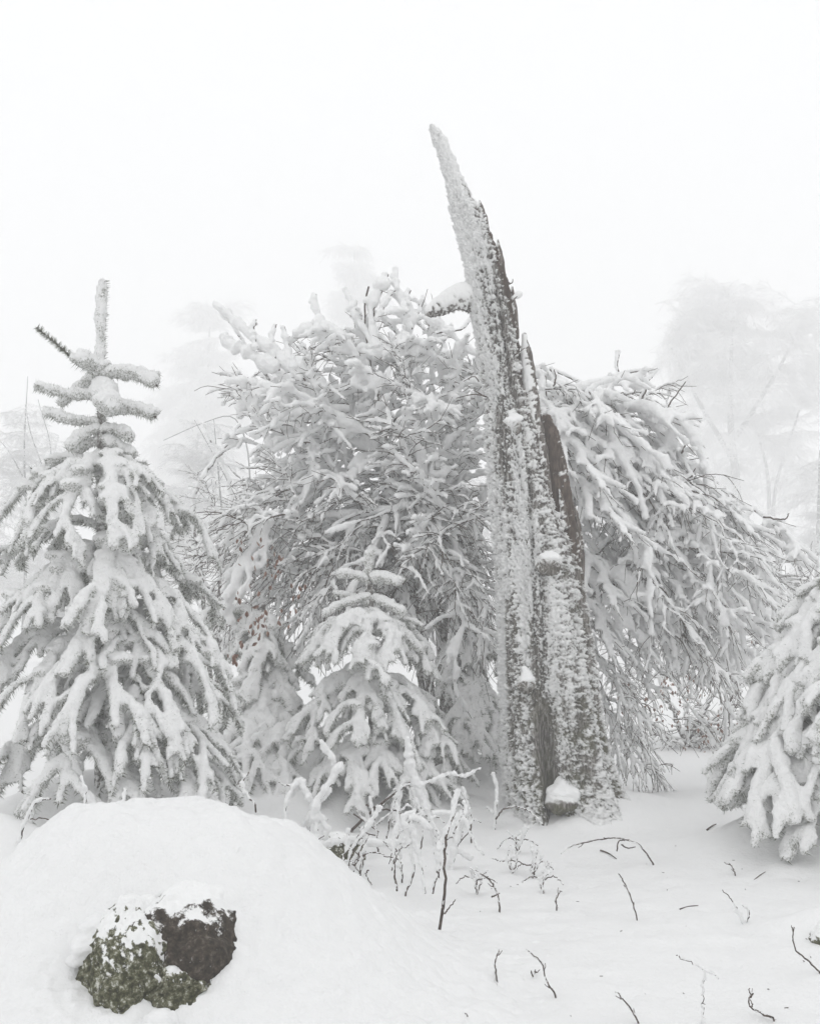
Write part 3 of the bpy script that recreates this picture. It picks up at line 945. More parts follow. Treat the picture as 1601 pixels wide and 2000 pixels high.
# --- spruce further back, between the first two
YB = 10.2
b0 = P(510, 1500, YB); b0[2] = GZ(b0[0], b0[1]) - .05
spB = thing('spruce_tree', 'half buried spruce in the gap between the large left spruce and the middle one', 'spruce', loc=tuple(b0))
stem_part(spB, curve([b0, P(512, 1350, YB), P(515, 1180, YB)], 16), np.linspace(.06, .02, 16), b0)
for k, (sy, tx, ty, dz, sag, nf_, fl, rp) in enumerate([(1215, 550, 1330, -.2, .3, 8, .45, 12), (1210, 460, 1290, -.1, .3, 8, .45, 12), (1260, 600, 1330, .1, .3, 8, .42, 12), (1260, 430, 1290, .2, .2, 8, .42, 12),
                                                     (1260, 500, 1370, -.5, .3, 8, .45, 13), (1330, 590, 1440, -.2, .25, 9, .45, 14), (1340, 440, 1440, -.3, .25, 9, .45, 14), (1350, 510, 1450, -.7, .25, 9, .45, 15),
                                                     (1400, 470, 1510, -.6, .2, 9, .4, 14), (1400, 560, 1520, -.7, .2, 9, .4, 14), (1230, 395, 1200, 0, .25, 8, .4, 12),
   (1400, 430, 1500, -.9, .2, 9, .45, 15), (1420, 480, 1550, -1.3, .2, 9, .5, 14), (1420, 560, 1560, -1.3, .2, 9, .5, 14), (1380, 610, 1500, -.7, .2, 9, .45, 14), (1300, 480, 1420, -.5, .3, 9, .5, 15), (1320, 560, 1400, -.4, .3, 9, .5, 15)]):
    bough(spB, P(512, sy, YB), P(tx, ty, YB + dz), sag, nf_, fl, M(rp, YB), 400 + k, org=b0, voxel=.0175, dens=340, frost=.5, thick=.85, pad=.6)

# --- spruce right behind the dead tree's left foot
YC = 10.4
b0 = P(915, 1500, YC); b0[2] = GZ(b0[0], b0[1]) - .05
spC = thing('spruce_tree', 'shaded drooping spruce standing close behind the foot of the dead tree', 'spruce', loc=tuple(b0))
stem_part(spC, curve([b0, P(905, 1350, YC), P(895, 1200, YC)], 16), np.linspace(.06, .02, 16), b0)
for k, (sy, tx, ty, dz, sag, nf_, fl, rp) in enumerate([(1260, 960, 1400, -.2, .3, 9, .4, 11), (1260, 870, 1380, -.3, .3, 9, .4, 11), (1240, 990, 1330, .2, .3, 8, .4, 10), (1330, 980, 1470, -.3, .3, 9, .4, 12),
                                                     (1330, 890, 1470, -.6, .25, 9, .4, 12), (1350, 930, 1490, -.6, .3, 9, .4, 13), (1400, 1000, 1500, 0, .2, 8, .4, 12)]):
    bough(spC, P(900, sy, YC), P(tx, ty, YC + dz), sag, nf_, fl, M(rp, YC), 450 + k, org=b0, voxel=.0165, dens=340, frost=.45, thick=.8, pad=.5)

# --- spruce at the right edge
YR = 7.6
b0 = P(1700, 1560, YR); b0[2] = GZ(b0[0], b0[1]) - .05
spR = thing('spruce_tree', 'spruce at the right edge buried under a thick sloping coat of snow', 'spruce', loc=tuple(b0))
stem_part(spR, curve([b0, P(1695, 1300, YR), P(1690, 1020, YR)], 16), np.linspace(.08, .03, 16), b0)
BR = [(1110, 1620, 1200, -.1, .3, 9, .5, 20), (1150, 1560, 1230, .2, .3, 9, .5, 20), (1200, 1470, 1370, .2, .3, 9, .5, 20), (1260, 1430, 1460, .2, .3, 9, .5, 20), (1300, 1395, 1560, .1, .25, 9, .5, 20), (1120, 1590, 1240, -.2, .25, 9, .45, 20), (1150, 1540, 1290, 0, .25, 9, .45, 20), (1180, 1500, 1350, -.1, .22, 10, .45, 22), (1180, 1560, 1400, -.45, .25, 10, .45, 22), (1230, 1470, 1420, .05, .22, 10, .45, 22),
      (1250, 1500, 1480, -.35, .22, 10, .45, 22), (1300, 1430, 1530, -.05, .2, 10, .42, 22), (1320, 1470, 1560, -.3, .18, 10, .42, 22), (1400, 1520, 1600, .1, .1, 9, .4, 18), (1400, 1600, 1590, 0, .1, 9, .4, 18), (1350, 1450, 1570, .4, .15, 9, .4, 18), (1250, 1520, 1440, .5, .2, 9, .4, 18), (1430, 1560, 1640, -.7, .05, 9, .4, 18), (1330, 1440, 1610, -.5, .15, 9, .42, 20), (1280, 1580, 1500, -.6, .22, 9, .4, 20),
      (1150, 1640, 1260, -.5, .25, 8, .4, 18), (1250, 1640, 1420, -.8, .2, 8, .4, 20), (1350, 1560, 1590, -.5, .1, 8, .35, 16), (1300, 1650, 1560, -.9, .1, 8, .35, 18)]
for k, (sy, tx, ty, dz, sag, nf_, fl, rp) in enumerate(BR):
    bough(spR, P(1695, sy, YR), P(tx + 14, ty - 8 + (12 if ty > 1500 else 0), YR + dz), sag * 1.2, nf_, fl * 1.1, M(rp, YR) * .78, 500 + k, org=b0, voxel=.0185, dens=380, frost=.6, thick=1.2, pad=.75)
bough(spR, P(1680, 1060, YR), P(1605, 1150, YR - .2), .1, 6, .3, M(9, YR), 550, org=b0, voxel=.014, dens=900, frost=.2, thick=.5)

# ------------------------------------------------------------------ snow-laden beech sprays (prototypes shared by many sprays)
PROTO = {}


def spray_proto(key, elev, seed, Ls=.85, rs=.03, nside=8, bare=.35, droop=.35, voxel=.0135):
    r_ = np.random.default_rng(seed)
    sb, wb = MB(), MB()

    def grow(p, d, ll, r, lev, side):
        n_ = 9 if lev == 0 else 6
        u_ = np.linspace(0, 1, n_)[:, None]
        wig = np.cumsum(r_.normal(size=(n_, 3)) * .06 * ll, 0)
        path = p + d * ll * u_ + V3(0, 0, -1) * droop * ll * u_ ** 2 * (1 if elev < 50 else .5) + wig * u_
        k = n_
        is_bare = lev > 0 and r_.random() < bare * .35
        lump = r * (1 + .38 * r_.normal(size=n_).clip(-1.4, 1.8)) * np.interp(u_[:, 0], [0, .2, .85, 1], [.75, 1, .9, .7])
        tt = np.gradient(path, axis=0); tt /= np.linalg.norm(tt, axis=1)[:, None] + 1e-9
        lift = UP - tt * tt[:, 2:3]
        if not is_bare:
            e_ = n_ if r_.random() > .3 else n_ - 1
            sb.tube(path[:e_] + lift[:e_] * (lump[:e_] * .75)[:, None], lump[:e_], 8, tip=.6, sq=1.)
        if r_.random() < bare:
            tip = path[-1] + tt[-1] * r_.uniform(.05, .14) + r_.normal(size=3) * .01
            wp = np.vstack([path, tip])
        else:
            wp = path
        wb.tube(wp, np.linspace([.008, .005, .0035][lev], .0022, len(wp)), 4)
        if lev < 2:
            m_ = nside if lev == 0 else int(r_.integers(2, 5))
            for q_ in range(m_):
                s = .12 + .83 * (q_ + r_.uniform(-.3, .3)) / m_
                pp, t_ = interp_path(path, s)
                sg = 1 if (q_ + (side > 0)) % 2 else -1
                sd = unit(np.cross(t_, UP) * sg + UP * r_.uniform(-.7, .6))
                dd = unit(t_ * r_.uniform(.5, 1.2) + sd * r_.uniform(.4, 1.))
                l2 = (ll * (.6 - .35 * s) if lev == 0 else ll * .45) * r_.uniform(.5, 1.4)
                grow(pp, dd, l2, r * (.88 if lev == 0 else .8), lev + 1, sg)

    e = math.radians(elev)
    grow(np.zeros(3), V3(math.cos(e), 0, math.sin(e)), Ls, rs, 0, 1)
    V, Q, T, mi = wb.arrays()
    PROTO[key] = [make_mesh('spray', V, Q, T, [WOOD], mi), None]
    SPJ.append((key, sb, voxel))


SPJ = []
ELEVS = [65, 35, 5, -25, -50]
NV = 4
for ei, e in enumerate(ELEVS):
    for v_ in range(NV):
        spray_proto(('fat', ei, v_), e, 600 + ei * 10 + v_, rs=.040, nside=6, bare=.25, droop=.3, voxel=.019)
        spray_proto(('thick', ei, v_), e, 700 + ei * 10 + v_, rs=.029, nside=8, bare=.3, droop=.3, voxel=.0175)
        spray_proto(('thin', ei, v_), e, 800 + ei * 10 + v_, rs=.017, nside=10, bare=.6, droop=.3, voxel=.0138)

SPRAYS = []                                             # (key, parent, matrix location, rotz, scale), resolved after the snow skins exist


def place_spray(kind, parent, tip, d, scale, r_, org):
    d = unit(d)
    el = math.degrees(math.asin(d[2]))
    ei = int(np.argmin([abs(el - e) for e in ELEVS]))
    v_ = int(r_.integers(NV))
    az = math.atan2(d[1], d[0])
    start = tip - d * .8 * scale + UP * .12 * scale
    o = obj('spray', PROTO[(kind, ei, v_)][0], parent)
    o.location = tuple(start - org)
    o.rotation_euler = (r_.uniform(-.3, .3), r_.uniform(-.15, .15), az)
    o.scale = (scale,) * 3
    s_ = obj('snow_load', None, o)
    SPRAYS.append((s_, (kind, ei, v_)))
    return start


def inside(poly, x, y):
    c = False
    n_ = len(poly)
    for i_ in range(n_):
        xa, ya = poly[i_]; xb, yb = poly[(i_ + 1) % n_]
        if (ya > y) != (yb > y) and x < (xb - xa) * (y - ya) / (yb - ya) + xa: c = not c
    return c


def poisson(poly, sp, r_, holes=(), n_=6000):
    xs = [p[0] for p in poly]; ys = [p[1] for p in poly]
    out = []
    for _ in range(n_):
        x, y = r_.uniform(min(xs), max(xs)), r_.uniform(min(ys), max(ys))
        if not inside(poly, x, y) or any(inside(h, x, y) for h in holes): continue
        if all((x - a) ** 2 + (y - b_) ** 2 > sp * sp for a, b_ in out): out.append((x, y))
    return out


def limb_to(parent, stems, start, r_, org, r0=.012, snow=.022):
    """a limb from the nearest lower point of a stem out to a spray"""
    best, bp_ = 1e9, None
    for st in stems:
        d = np.linalg.norm((st - start) * V3(1, .7, 1), axis=1) + .8 * np.maximum(st[:, 2] - start[2] + .1, 0)
        k = int(np.argmin(d))
        if d[k] < best: best, bp_ = d[k], st[k]
    L_ = np.linalg.norm(start - bp_)
    mid = (start + bp_) / 2 + UP * .12 * L_ + r_.normal(size=3) * .04 * L_
    path = curve([bp_, mid, start], 9)
    mb = MB()
    mb.tube(path - org, np.linspace(r0, .007, 9), 6)
    sn = path + UP * snow * .6
    mb.tube(sn - org, snow * (1 + .3 * r_.normal(size=9).clip(-1.2, 1.5)), 8, m=1)
    return mobj('limb', mb, [WOOD, SNOW], parent)


def beech(label, base_px, Yb, stems_px, poly, holes, spacing, centre, bias, layers, seed, extra=(), thin_if=None, sc=1., name='beech_tree', group=None, cat='beech'):
    r_ = np.random.default_rng(seed)
    b_ = P(*base_px, Yb); b_[2] = GZ(b_[0], b_[1]) - .05
    root = thing(name, label, cat, group, loc=tuple(b_))
    stems = []
    for st in stems_px:
        cp = [b_ + V3(r_.normal() * .05, r_.normal() * .05, 0)] + [P(x, y, Yb + d) for x, y, d in st]
        pts = curve(cp, 40)
        pts[1:-1] += .012 * r_.normal(size=(38, 3))
        stems.append(pts)
        mb = MB(); mb.tube(pts - b_, np.linspace(.035, .009, 40), 8)
        o = mobj('stem', mb, [STEM], root)
        sb = MB()
        k0 = 14
        sb.tube((pts[k0:] + V3(-.01, -.005, .02)) - b_, .026 * (1 + .3 * r_.normal(size=40 - k0).clip(-1.3, 1.5)), 8)
        snow_obj('snow_load', sb, o, .014, .006, .003, 18)
    cnt = 0
    for (dy0, dy1, front, spf) in layers:
        for (x, y) in poisson(poly, spacing * spf, r_, holes):
            Yt = Yb + r_.uniform(dy0, dy1)
            tip = P(x, y, Yt)
            d2 = V3(x - centre[0], 0, -(y - centre[1])); d2 = unit(d2)
            d = d2 + V3(0, front * r_.uniform(.2, 1.), bias + .35 * (1 - sstep(700, 950, y))) + r_.normal(size=3) * .28
            kind = 'thin' if (thin_if and r_.random() < thin_if(x, y)) else ('fat' if r_.random() < .6 * (1 - sstep(820, 960, y)) + .1 else 'thick')
            st = place_spray(kind, root, tip, d, sc * r_.uniform(.75, 1.15), r_, b_)
            limb_to(root, stems, st, r_, b_)
            cnt += 1
    for (x, y, dy, dx_, dz_, s_, kind) in extra:
        st = place_spray(kind, root, P(x, y, Yb + dy), V3(dx_, -.25, dz_), s_, r_, b_)
        limb_to(root, stems, st, r_, b_)
    print('sprays', label[:30], cnt)
    return root, b_, stems


POLY_L = [(470, 690), (560, 700), (620, 640), (740, 610), (830, 610), (930, 680), (950, 900), (975, 1100), (975, 1330), (880, 1340), (760, 1230), (640, 1260), (560, 1240), (450, 1190), (385, 1100), (410, 1010), (500, 900), (470, 780)]
beechL, bL, stemsL = beech('wide young beech bowed with snow, its crown spread behind and left of the dead trunk', (860, 1470), 10.8,
      [[(850, 1150, 0), (770, 920, 0), (720, 700, -.1)], [(870, 1150, 0), (840, 880, .1), (790, 640, 0)], [(890, 1100, .2), (900, 850, .2), (880, 690, 0)],
       [(800, 1150, -.2), (660, 930, -.3), (540, 760, -.3), (430, 605, -.2)], [(790, 1200, -.3), (640, 1060, -.5), (480, 1010, -.5)], [(820, 1250, .3), (700, 1130, .5), (540, 1080, .5)],
       [(900, 1250, .3), (930, 1100, .4), (950, 950, .3)], [(810, 1180, .2), (700, 960, .4), (560, 850, .4)]],
      POLY_L, [], 52, (850, 1050), -.12, [(-.9, -.2, -.9, 1.), (-.1, .6, -.4, 1.), (.5, 1.3, .2, 1.6)], 21,
      thin_if=lambda x, y: sstep(850, 1080, y) * .7 + .12)
# the beech on the right
POLY_R = [(1075, 780), (1150, 770), (1260, 770), (1330, 850), (1370, 960), (1440, 1040), (1540, 1100), (1560, 1170), (1500, 1240), (1470, 1340), (1400, 1420), (1330, 1400), (1200, 1290), (1150, 1160), (1130, 1000), (1100, 880)]
HOLE_R = [(1215, 1280), (1330, 1300), (1430, 1370), (1420, 1480), (1370, 1560), (1290, 1560), (1230, 1400)]
beechR, bR, stemsR = beech('young beech with snow-thick sprays drooping to the right of the dead trunk', (1130, 1480), 10.6,
      [[(1110, 1150, 0), (1130, 900, 0), (1210, 770, 0)], [(1130, 1180, -.2), (1230, 1000, -.3), (1350, 930, -.3)], [(1140, 1200, -.3), (1280, 1080, -.5), (1450, 1080, -.5)],
       [(1140, 1220, .2), (1300, 1100, .4), (1480, 1130, .3)], [(1120, 1250, 0), (1180, 1230, -.1), (1300, 1320, -.2)]],
      POLY_R, [HOLE_R], 50, (1040, 820), -.25, [(-.9, -.2, -.8, 1.), (-.1, .6, -.3, 1.), (.5, 1.3, .2, 1.6)], 33,
      extra=[(1400, 975, 0, 1, -.1, .7, 'thick'), (1340, 815, 0, 1, .1, .7, 'thick'),
             (1240, 1480, -.3, .5, -1, .9, 'thin'), (1200, 1420, -.4, .4, -1, .9, 'thin'), (1180, 1500, -.3, .3, -1, .9, 'thin'), (1290, 1530, -.3, .6, -1, .9, 'thin'), (1220, 1350, -.3, .6, -1, .9, 'thin'), (1260, 1400, -.2, .6, -1, .9, 'thin'),
             (1350, 1560, -.2, .8, -.7, .8, 'thin'), (1170, 1380, -.3, .3, -1, .8, 'thin'), (1400, 1500, 0, .5, -1, .8, 'thin')],
      thin_if=lambda x, y: sstep(1180, 1300, y) * .4 + .25)


def club(root, org, pl, sr, Y_, seed, wr=2., tipx=0):
    """a bough end whose outline the photo shows: a bare twig inside a thick club of snow"""
    r_ = np.random.default_rng(seed)
    n_ = 14
    pts = curve([P(x, y, Y_ + .05 * k_) for k_, (x, y) in enumerate(pl)], n_)
    pts[1:-1] += r_.normal(size=(n_ - 2, 3)) * .004
    wb = MB()
    tt = np.gradient(pts, axis=0); tt /= np.linalg.norm(tt, axis=1)[:, None]
    wp = pts - tt * 0 + V3(.02, 0, -.01) * (np.array(sr).max() * Y_ / F / .05)
    if tipx: wp = np.vstack([wp, wp[-1] + unit(tt[-1]) * tipx * Y_ / F])
    wb.tube(wp - org, np.linspace(M(wr, Y_), M(wr * .5, Y_), len(wp)), 5)
    o = mobj('branch', wb, [WOOD], root)
    if max(sr) > 0:
        rr_ = np.interp(np.linspace(0, 1, n_), np.linspace(0, 1, len(sr)), sr) * .78 * Y_ / F
        sb = MB()
        sb.tube(pts - org, rr_ * (1 + .35 * r_.normal(size=n_).clip(-1.3, 1.5)), 8, tip=.5)
        for q_ in range(n_ // 2):
            k_ = int(r_.integers(1, n_ - 1))
            sb.ball(pts[k_] - org + r_.normal(size=3) * rr_[k_] * .5, rr_[k_] * V3(.9, .9, .8), nu=8, nv=5)
        snow_obj('snow_load', sb, o, .013, .007, .005, 22, smooth=1)


CL = [([(590, 740), (540, 690), (490, 655), (455, 622), (418, 592)], [10, 16, 14, 11, 17, 9], 0), ([(650, 670), (632, 640), (618, 610), (612, 572)], [14, 13, 12, 9, 6], 0),
      ([(740, 700), (705, 630), (690, 600), (672, 562)], [5, 6, 13, 11, 6], 0), ([(735, 680), (722, 610), (738, 570), (752, 533)], [14, 12, 15, 17, 9], 0), ([(735, 625), (755, 585), (772, 562)], [7, 7, 5], 0),
      ([(792, 620), (784, 580), (772, 555), (771, 525)], [12, 8, 10, 8], 0), ([(800, 640), (788, 600), (798, 565)], [12, 9, 9], 0), ([(535, 700), (530, 660), (537, 632)], [8, 7, 5], 0), ([(500, 680), (492, 650), (497, 622)], [10, 8, 5], 0),
      ([(575, 720), (562, 680), (551, 636)], [12, 10, 7], 0), ([(540, 720), (490, 690), (450, 672), (437, 655)], [14, 16, 15, 11], 0), ([(520, 750), (475, 742), (440, 746)], [10, 12, 10], 0), ([(530, 760), (490, 780), (468, 800)], [14, 16, 14], 0),
      ([(700, 700), (650, 640), (600, 645), (560, 670)], [12, 15, 15, 12], 0), ([(720, 560), (712, 620), (725, 720), (745, 800)], [0], 4), ([(640, 760), (585, 720), (545, 705)], [14, 17, 14], 0),
      ([(830, 620), (870, 640), (910, 680), (950, 700)], [12, 10, 9, 7], 0), ([(850, 650), (900, 640), (925, 610), (900, 600)], [6, 6, 5, 4], 0), ([(700, 680), (760, 690), (830, 680)], [16, 18, 12], 0),
      ([(800, 760), (850, 790), (900, 800)], [10, 13, 9], 0)]
for k, (pl, sr, tx) in enumerate(CL):
    club(beechL, bL, pl, sr, 10.0 if k > 18 else 10.3, 3000 + k, tipx=tx)
CR = [([(1130, 790), (1165, 750), (1203, 736), (1202, 712), (1206, 686)], [8, 8, 5, 3, 7], 0), ([(1090, 790), (1140, 752), (1200, 735), (1240, 722), (1270, 728)], [16, 10, 7, 5, 4], 0), ([(1245, 790), (1262, 745), (1282, 720)], [4, 4, 9], 0),
      ([(1290, 810), (1315, 775), (1337, 745)], [3, 2, 1], 0), ([(1075, 850), (1060, 790), (1058, 735), (1046, 715)], [18, 14, 8, 5], 0), ([(1080, 760), (1085, 740), (1082, 722)], [0], 0), ([(1110, 850), (1170, 780), (1240, 790), (1300, 860)], [18, 14, 12, 12], 0),
      ([(1130, 900), (1180, 940), (1250, 930)], [12, 14, 10], 0), ([(1330, 885), (1340, 860), (1345, 842)], [0], 0), ([(1310, 970), (1340, 940), (1357, 915)], [0], 0), ([(1180, 1230), (1170, 1180), (1160, 1130), (1140, 1130)], [6, 11, 13, 10], 0),
      ([(1200, 1110), (1240, 1150), (1300, 1200)], [18, 22, 16], 0), ([(1180, 1160), (1230, 1220), (1270, 1260)], [14, 16, 12], 0), ([(1310, 800), (1350, 850), (1375, 905), (1380, 970)], [10, 12, 12, 8], 0), ([(1400, 1110), (1450, 1080), (1475, 1090)], [0], 0), ([(1490, 1010), (1530, 1015), (1540, 1003)], [0], 0)]
for k, (pl, sr, tx) in enumerate(CR):
    club(beechR, bR, pl, sr, 10.0 if k in (7, 10, 11, 12) else 10.3, 3100 + k, tipx=tx)
# thin background shrubs seen through the gap on the right and behind the thicket
POLY_S = [(1180, 1180), (1600, 1060), (1640, 1250), (1450, 1480), (1350, 1500), (1200, 1420)]
shr = beech('loose frosted shrub further back, seen through the gap right of the dead tree', (1330, 1470), 14.5,
      [[(1300, 1350, 0), (1280, 1230, 0)], [(1380, 1380, 0), (1450, 1250, 0)], [(1340, 1400, 0), (1330, 1300, .3)], [(1400, 1400, .3), (1540, 1180, .5)]],
      POLY_S, [], 62, (1330, 1450), .2, [(-.6, .6, -.3, 1.)], 55, thin_if=lambda x, y: 1., sc=1.1, name='shrub', cat='shrub')
shr2 = beech('frosted shrub far back on the left, between the large spruce and the beech', (430, 1300), 14.,
      [[(400, 1180, 0), (380, 980, 0), (470, 830, 0)], [(430, 1150, 0), (450, 960, .2), (400, 830, 0)], [(420, 1200, .3), (360, 1050, .3), (330, 1000, 0)]],
      [(340, 960), (430, 900), (500, 950), (480, 1250), (380, 1300), (330, 1150)], [], 62, (420, 1250), .3, [(-.5, .5, -.3, 1.)], 58, thin_if=lambda x, y: 1., sc=1., name='shrub', cat='shrub')

# withered leaves still hanging on the beech, and on the shrub behind
lm = MB()
lv = np.array([[0, 0, 0], [.012, .006, -.015], [.014, .004, -.032], [0, 0, -.052], [-.014, .004, -.032], [-.012, .006, -.015], [0, -.004, -.03]])
lm.add(lv, None, [[0, 1, 6], [1, 2, 6], [2, 3, 6], [3, 4, 6], [4, 5, 6], [5, 0, 6]])
V, Q, T, mi = lm.arrays()
LEAFM = make_mesh('leaf', V, Q, T, [LEAF], mi, smooth=False)
r_ = np.random.default_rng(8)
for (x, y, n_, sx, sy, par, org, Y_) in [(505, 1075, 14, 22, 16, beechL, bL, 9.7), (545, 1120, 8, 15, 25, beechL, bL, 9.7), (480, 1170, 16, 26, 40, beechL, bL, 9.6), (510, 1215, 22, 24, 18, beechL, bL, 9.5), (455, 1270, 10, 10, 20, beechL, bL, 9.5),
                                    (590, 1150, 5, 14, 10, beechL, bL, 9.6), (560, 1180, 4, 10, 10, beechL, bL, 9.6),
                                    (1300, 1370, 60, 55, 32, shr[0], shr[1], 13.9), (1400, 1440, 34, 30, 16, shr[0], shr[1], 13.9), (1340, 1330, 22, 26, 22, shr[0], shr[1], 13.9), (1460, 1220, 10, 20, 20, shr[0], shr[1], 14.)]:
    for _ in range(n_):
        o = obj('leaf', LEAFM, par)
        o.location = tuple(P(x + r_.normal() * sx, y + r_.normal() * sy, Y_ + r_.normal() * .1) - org)
        o.rotation_euler = (r_.normal() * .4, r_.normal() * .4, r_.uniform(0, 6.3))
        o.scale = (r_.uniform(.8, 1.3),) * 3

# ------------------------------------------------------------------ far trees in the fog


def frond(seed, n_side=26, ln=2.4, r0=.03, hang=1., r1=.018):
    r_ = np.random.default_rng(seed)
    mb = MB()
    u_ = np.linspace(0, 1, 7)[:, None]
    main = V3(1, 0, .12) * ln * u_ + V3(0, 0, -1) * .35 * hang * ln * u_ ** 2.2
    mb.tube(main, np.linspace(r0, r1, 7), 4)
    for k in range(n_side):
        p, t_ = interp_path(main, .08 + .9 * k / n_side)
        d = unit(t_ * r_.uniform(.2, .9) + V3(0, r_.normal() * .7, r_.uniform(-.3, .2)))
        l2 = ln * r_.uniform(.22, .45)
        uu = np.linspace(0, 1, 4)[:, None]
        pa = p + d * l2 * uu + V3(0, 0, -1) * hang * .75 * l2 * uu ** 1.8
        mb.tube(pa, np.linspace(r1 * 1.1, r1 * .8, 4), 3)
        for q_ in range(3):
            p2, t2 = interp_path(pa, r_.uniform(.3, .95))
            d2 = unit(t2 + r_.normal(size=3) * .6)
            l3 = l2 * .5
            uu3 = np.linspace(0, 1, 3)[:, None]
            mb.tube(p2 + d2 * l3 * uu3 + V3(0, 0, -1) * hang * .6 * l3 * uu3 ** 1.8, r1 * .8, 3)
    V, Q, T, mi = mb.arrays()
    return make_mesh('frond', V, Q, T, [FAR], mi)


FR = [frond(900 + k, n_side=18, hang=[1.1, .4, .7, .3, .9][k], r1=.015) for k in range(5)]
FRU = [frond(950 + k, n_side=14, hang=.45, r1=.013) for k in range(3)]
FRF = [frond(970 + k, n_side=34, hang=.5, r1=.05, r0=.09, ln=2.6) for k in range(3)]


def far_tree(label, px, D, stems, blobs, seed, set_=FR, scale=1., name='frosted_tree', cat='tree', gz=None, tr=.3):
    """stems: list of [(px, py, dy)...]; blobs: (px, py, rx, ry, n) clusters of fronds"""
    r_ = np.random.default_rng(seed)
    b_ = P(px, 1230, D); b_[2] = GZ(b_[0], b_[1]) - .3
    root = thing(name, label, cat, 'trees fading into the fog', loc=tuple(b_))
    paths = []
    for i_, st in enumerate(stems):
        pts = curve([b_ if s_[0] is None else P(s_[0], s_[1], D + s_[2]) for s_ in st], 16)
        mb = MB(); mb.tube(pts - b_, np.linspace(tr if i_ == 0 else tr * .4, tr * .15, 16), 7)
        mobj('trunk' if i_ == 0 else 'limb', mb, [FARWOOD], root)
        paths.append(pts)
    allp = np.vstack([p[4:] for p in paths])
    for (x, y, rx, ry, n_) in blobs:
        for _ in range(int(n_ * 1.25)):
            a, q_ = r_.uniform(0, 6.283), math.sqrt(r_.random())
            tip = P(x + rx * q_ * math.cos(a), y + ry * q_ * math.sin(a), D + r_.uniform(-1, 1) * M(rx, D) * .8)
            k = int(np.argmin(np.linalg.norm(allp - tip, axis=1)))
            d = tip - allp[k]
            az = math.atan2(d[1] + r_.normal() * .5, d[0] + r_.normal() * .5)
            o = obj('frond', set_[int(r_.integers(len(set_)))], root)
            o.rotation_euler = (0, r_.uniform(-.5, .3), az)
            s_ = scale * r_.uniform(.4, 1.05)
            o.scale = (s_,) * 3
            o.location = tuple(tip - b_ - V3(math.cos(az), math.sin(az), 0) * s_ * 1.4)
    return root


far_tree('tall frosted broadleaf tree fading in fog at the upper right', 1440, 100,
         [[(None, 0, 0), (1440, 1000, 0), (1425, 800, 0), (1430, 640, 0)], [(1430, 900, 0), (1350, 760, 0), (1310, 680, 0)], [(1440, 850, 0), (1520, 720, 0), (1560, 640, 0)], [(1500, 1180, 0), (1500, 950, 0), (1480, 850, 0)],
          [(1530, 1180, 0), (1510, 980, 0), (1560, 800, 0)]],
         [(1420, 600, 95, 45, 44), (1340, 690, 60, 60, 34), (1450, 700, 110, 70, 60), (1570, 640, 70, 50, 34), (1590, 740, 60, 60, 22), (1420, 800, 120, 60, 36), (1540, 800, 70, 90, 26), (1470, 900, 130, 60, 30), (1400, 960, 90, 60, 14)], 71, scale=1.9, tr=.6)
far_tree('dense frosted tree low in the fog at the right edge', 1590, 62,
         [[(None, 0, 0), (1600, 1000, 0), (1600, 880, 0)], [(1470, 1150, 0), (1460, 1000, 0)]],
         [(1590, 950, 40, 60, 18), (1580, 1060, 60, 50, 22), (1500, 1050, 70, 40, 18), (1430, 1080, 60, 40, 14)], 72, scale=1.0)
far_tree('dim spruce in the fog between the large spruce and the beech', 395, 150,
         [[(None, 0, 0), (398, 900, 0), (412, 600, 0)]],
         [(410, 640, 14, 40, 10), (405, 720, 40, 40, 18), (400, 800, 60, 40, 26), (395, 880, 75, 45, 34), (390, 960, 85, 50, 30)], 73, set_=FRF, scale=2.5, tr=.6, name='spruce_tree', cat='spruce')
far_tree('faintest spruce, only its tip showing above the beech crown', 688, 150,
         [[(None, 0, 0), (690, 800, 0), (692, 480, 0)]],
         [(690, 520, 14, 35, 9), (690, 590, 30, 35, 14), (690, 670, 45, 40, 16)], 74, set_=FRF, scale=2.4, tr=.6, name='spruce_tree', cat='spruce')
far_tree('slender birch with fine arching twigs at the left edge', 45, 42,
         [[(None, 0, 0), (52, 1050, 0), (48, 880, 0), (55, 735, 0)], [(95, 940, 0), (62, 850, 0), (50, 790, 0)], [(45, 930, 0), (20, 885, 0), (0, 860, 0)], [(55, 1050, 0), (100, 900, 0), (75, 780, 0)]],
         [(40, 860, 60, 70, 22), (90, 900, 60, 60, 16), (20, 950, 60, 60, 22), (60, 1040, 90, 60, 30), (20, 1120, 70, 50, 20)], 75, set_=FRU, scale=.75, name='birch_tree', cat='birch', tr=.07)
far_tree('small bare tree with arching limbs just left of the beech crown', 440, 27,
         [[(None, 0, 0), (440, 1100, 0), (430, 960, 0), (418, 820, 0)], [(490, 960, 0), (482, 870, 0), (455, 815, 0), (400, 825, 0), (320, 860, 0)], [(500, 1050, 0), (440, 930, 0), (380, 820, 0)], [(440, 870, 0), (470, 840, 0), (484, 850, 0)]],
         [(400, 880, 70, 50, 16), (380, 960, 60, 60, 18), (430, 1020, 60, 60, 18)], 76, set_=FRU, scale=.5, tr=.05)
far_tree('low frosted thicket tree behind the large left spruce', 120, 56,
         [[(None, 0, 0), (120, 1100, 0), (130, 1000, 0)]],
         [(60, 1120, 110, 60, 30), (330, 1000, 80, 50, 22), (350, 1080, 80, 60, 26), (200, 980, 120, 50, 14)], 77, set_=FR, scale=1.1)
